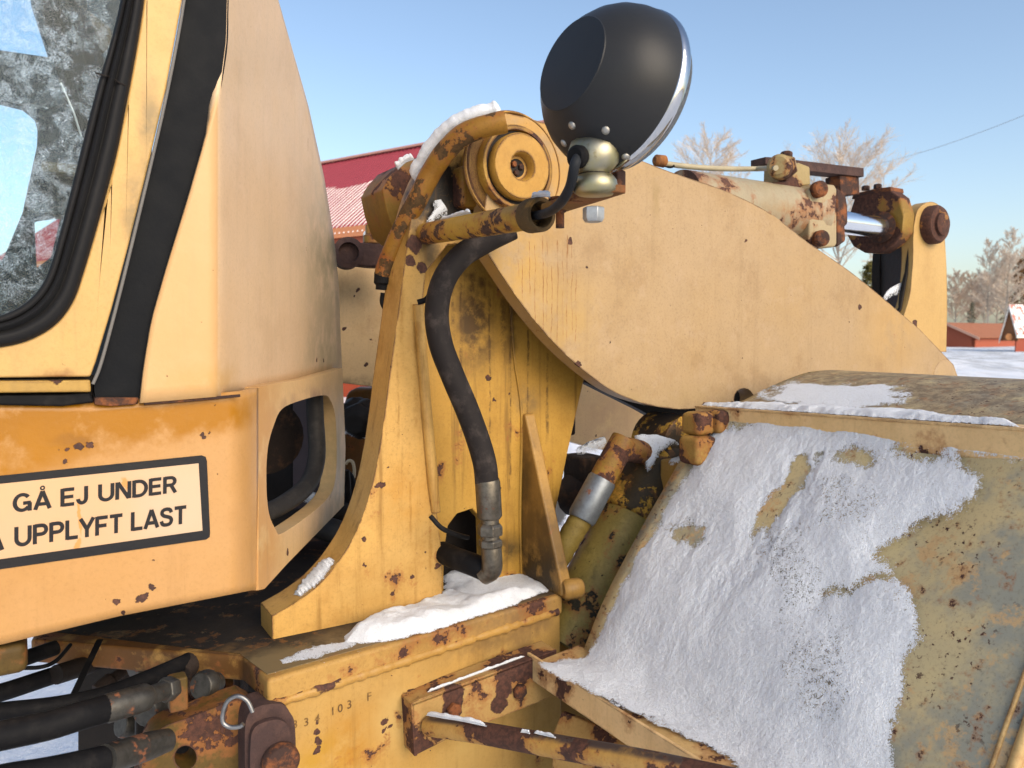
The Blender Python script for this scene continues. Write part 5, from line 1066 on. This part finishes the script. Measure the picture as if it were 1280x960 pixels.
def shed():
    H = thing("gabled_shed", "small shed with white gable boards and patchy snow on its tiled roof", "shed", D(1262, 430, 70)); H.location.z = 0
    m_w = flat("white_board", (.80, .76, .68), .6, .1, 4); ap = D(1261, 382, 70); zl = D(1261, 426, 70).z
    wv_ = Vector((.53, -.85, 0)); dp = Vector((.85, .53, 0))
    l = ap - wv_ * .72; r_ = ap + wv_ * .76
    L0 = Vector((l.x, l.y, zl)); R0 = Vector((r_.x, r_.y, D(1272, 419, 70).z))
    plate("gable_wall", [L0 + dp * .3, Vector((r_.x, r_.y, zl)) + dp * .3, R0 + dp * .3, ap + dp * .3], dp * .15, flat("gable_wood", (.30, .13, .06), .7, .4, 5), H, (), 0)
    for A, B in ((L0, ap), (ap, R0)):
        up = Z * .24; plate("barge_board", [A - up, B - up, B + up * .4, A + up * .4], dp * .12, m_w, H, (), .01)
    ms_ = NT("patchy_tile"); cc_ = ms_.mix(ms_.step(ms_.noise(1.6, 6, .7), .42, .56), (.36, .12, .08), (.84, .84, .88)); ms_.bsdf(cc_, .7)
    plate("roof_slope", [ap, R0, R0 + dp * 7, ap + dp * 7], Z * .12, ms_.m, H, (), 0)
    plate("roof_slope", [ap, L0, L0 + dp * 7, ap + dp * 7], Z * .12, ms_.m, H, (), 0)
    box("eave_board", R0 + dp * 3.5 - Z * .1, 7, .1, .3, m_w, H, a=dp, b=wv_, bevel=.01)
    plate("side_wall", [R0 + dp * .3 - wv_ * .15, R0 + dp * 7 - wv_ * .15, R0 + dp * 7 - wv_ * .15 - Z * 3.5, R0 + dp * .3 - wv_ * .15 - Z * 3.5], -wv_ * .1, flat("shed_red", (.30, .07, .04), .7, .3, 4), H, (), 0)
    lathe("gable_lamp", [(.3, 0), (.34, .1), (.3, .2)], (L0 + R0) / 2 + dp * .1 + Z * .1, Vector((-.2, -1, 0)), flat("gable_board", (.45, .2, .08), .7), H, 10)
shed()
# trees
m_bark = flat("bark_pale", (.52, .44, .36), .8, .3, 3); m_twig = flat("twig", (.76, .64, .52), .8, .3, 2); m_twigd = flat("twig_brown", (.68, .52, .39), .8, .3, 2)
def seg(vs, fs, a, b, ra, rb):
    t = (b - a).normalized(); x = t.orthogonal().normalized(); y = t.cross(x); k = len(vs)
    for p, r_ in ((a, ra), (b, rb)):
        for q in range(3):
            an = q * 2.0944; vs.append(p + (x * math.cos(an) + y * math.sin(an)) * r_)
    for q in range(3): fs.append((k + q, k + (q + 1) % 3, k + 3 + (q + 1) % 3, k + 3 + q))
def tree(px, dist, ytop, spread, label, seed, name="birch_tree", twig=m_twig, n1=42, n2=12, n3=11, lean=0., rt=.02, start=.28):
    rnd = random.Random(seed); base = D(px, 430, dist); base.z = gz(base.x, base.y) if dist < 60 else 0.
    H = D(px, ytop, dist).z - base.z
    T = thing(name, label, "tree", base, "bare trees beyond the snowy yard")
    tv, tf, cv, cf = [], [], [], []
    P = [base + Vector((lean * H * (k / 10) ** 1.5 + rnd.uniform(-.012, .012) * H * (k > 0), rnd.uniform(-.01, .01) * H, H * k / 10)) for k in range(11)]
    r0 = H * .014
    for k in range(10): seg(tv, tf, P[k], P[k + 1], r0 * (1 - k / 10.5), r0 * (1 - (k + 1) / 10.5))
    def pt(t): k = min(int(t * 10), 9); return P[k].lerp(P[k + 1], t * 10 - k)
    for i in range(n1):
        t = start + (1 - start) * (i + rnd.random()) / n1; az = i * 2.4 + rnd.uniform(-.5, .5)
        prof_ = (1 - t) ** .6 * (.55 + .45 * min(1, (t - start + .1) * 4)); L = spread * (.35 + .75 * prof_) * rnd.uniform(.75, 1.2)
        up = rnd.uniform(.5, 1.1); d = Vector((math.cos(az), math.sin(az), up)).normalized(); a = pt(t); rr_ = r0 * (1 - t) * .45 + .012
        Q = [a]
        for s_ in range(4):
            d = (d + Vector((rnd.uniform(-.22, .22), rnd.uniform(-.22, .22), rnd.uniform(-.05, .18)))).normalized(); Q.append(Q[-1] + d * L / 4)
        for s_ in range(4): seg(tv if t < .75 else cv, tf if t < .75 else cf, Q[s_], Q[s_ + 1], rr_ * (1 - s_ / 4.6), rr_ * (1 - (s_ + 1) / 4.6))
        for j in range(n2):
            w = .2 + .8 * (j + rnd.random()) / n2; k = min(int(w * 4), 3); b = Q[k].lerp(Q[k + 1], w * 4 - k)
            d2 = ((Q[k + 1] - Q[k]).normalized() + Vector((rnd.uniform(-1, 1), rnd.uniform(-1, 1), rnd.uniform(-.3, .8)))).normalized(); l2 = L * .42 * rnd.uniform(.5, 1.1) * (1.2 - w * .6)
            m_ = b + d2 * l2 * .5; d2b = (d2 + Vector((rnd.uniform(-.3, .3), rnd.uniform(-.3, .3), rnd.uniform(-.2, .35)))).normalized(); e_ = m_ + d2b * l2 * .5
            seg(cv, cf, b, m_, rt, rt * .8); seg(cv, cf, m_, e_, rt * .8, rt * .5)
            for q in range(n3):
                c_ = b.lerp(m_, rnd.random()) if rnd.random() < .4 else m_.lerp(e_, rnd.random())
                d3 = (d2b + Vector((rnd.uniform(-1, 1), rnd.uniform(-1, 1), rnd.uniform(-.6, .7)))).normalized(); seg(cv, cf, c_, c_ + d3 * l2 * rnd.uniform(.25, .6), rt * .55, rt * .3)
    mk("trunk", tv, tf, m_bark, T, 0, 60, recalc=False); mk("crown", cv, cf, twig, T, 0, 0, recalc=False)
    return T
tree(884, 46, 184, 4.4, "pale bare tree rising behind the arm just right of the work lamp", 3, rt=.012, n1=60, n2=14, n3=12)
tree(1046, 42, 205, 5.2, "spreading bare tree behind the rusty follower bar of the tilt cylinder", 8, rt=.012, n1=46, n2=14, n3=12, start=.45)
tree(1100, 44, 215, 2.2, "smaller bare tree half hidden behind the rod end of the tilt cylinder", 12, rt=.015, n1=22)
tree(1193, 122, 345, 3.4, "short grey bare tree beside the arm end, leftmost of the far grove", 21, twig=m_twigd, rt=.034)
tree(1212, 126, 346, 3.1, "low bushy bare tree behind the small dark spruce", 22, twig=m_twigd, rt=.034)
tree(1233, 120, 308, 3.9, "slender birch over the middle of the orange roof", 23, rt=.034)
tree(1245, 128, 322, 4.2, "bare birch with a bent top between the two tallest birches", 24, rt=.034, lean=.05)
tree(1257, 118, 294, 3.7, "tallest birch of the far grove over the shed gable", 25, rt=.034)
tree(1228, 134, 350, 4.4, "low thin bare tree far behind the orange roof", 26, twig=m_twigd, rt=.034)
tree(1276, 130, 318, 3.6, "bare birch at the right edge behind the brown conifer", 27, twig=m_twigd, rt=.034)
def conifer(px, dist, ytop, rad, label, seed, m_n, name, n=3200, shape=1.0, zc=.15):
    rnd = random.Random(seed); base = D(px, 430, dist); base.z = 0; H = D(px, ytop, dist).z
    T = thing(name, label, "tree", base); vs, fs = [], []; tv, tf = [], []
    for k in range(8): seg(tv, tf, base + Z * H * k / 8, base + Z * H * (k + 1) / 8, H * .018 * (1 - k / 8.5), H * .018 * (1 - (k + 1) / 8.5))
    clumps = []
    for i in range(46):
        t = zc + (1 - zc) * (i / 46); rr_ = rad * ((1 - t) ** shape) * rnd.uniform(.5, 1.1) + .05 * rad; az = i * 2.4 + rnd.random()
        c_ = base + Vector((math.cos(az) * rr_, math.sin(az) * rr_, t * H)); clumps.append((c_, rad * .30 * (1.1 - t * .6)))
        seg(tv, tf, base + Z * (t * H - .1 * H * .3), c_, H * .004, H * .002)
    for i in range(n):
        c_, r_ = rnd.choice(clumps); p = c_ + Vector((rnd.gauss(0, .5), rnd.gauss(0, .5), rnd.gauss(0, .35))) * r_
        a = Vector((rnd.uniform(-1, 1), rnd.uniform(-1, 1), rnd.uniform(-.6, .8))).normalized() * rad * .13; b = a.orthogonal().normalized() * rad * .03
        k = len(vs); vs += [p - b, p + b, p + a]; fs.append((k, k + 1, k + 2))
    mk("trunk", tv, tf, m_bark, T, 0, 60, recalc=False); mk("crown", vs, fs, m_n, T, 0, 0, recalc=False)
conifer(1088, 40, 328, 1.25, "yellow green pine peeping out under the rod end", 31, flat("pine_needles", (.20, .17, .045), .7, .5, 3), "pine_tree", 4200, .5, .55)
conifer(1213, 118, 378, 1.2, "small dark spruce standing alone before the bare grove", 32, flat("spruce_needles", (.10, .10, .06), .8, .4, 3), "spruce_tree", 2200, 1.0, .1)
conifer(1274, 120, 324, 2.8, "rust brown conifer at the right edge above the shed roof", 33, flat("larch_needles", (.22, .12, .05), .8, .4, 3), "conifer_tree", 4200, .6, .2)
wa, wb = D(1030, 214, 75), D(1400, 92, 34)
tag(tube("power_line", [wa.lerp(wb, k / 16) - Z * (.9 * (1 - (k / 8 - 1) ** 2)) + Z * .0 for k in range(17)], .013, flat("wire_grey", (.35, .33, .31), .6), None, 6), "single overhead wire crossing the sky at the upper right", "power line")
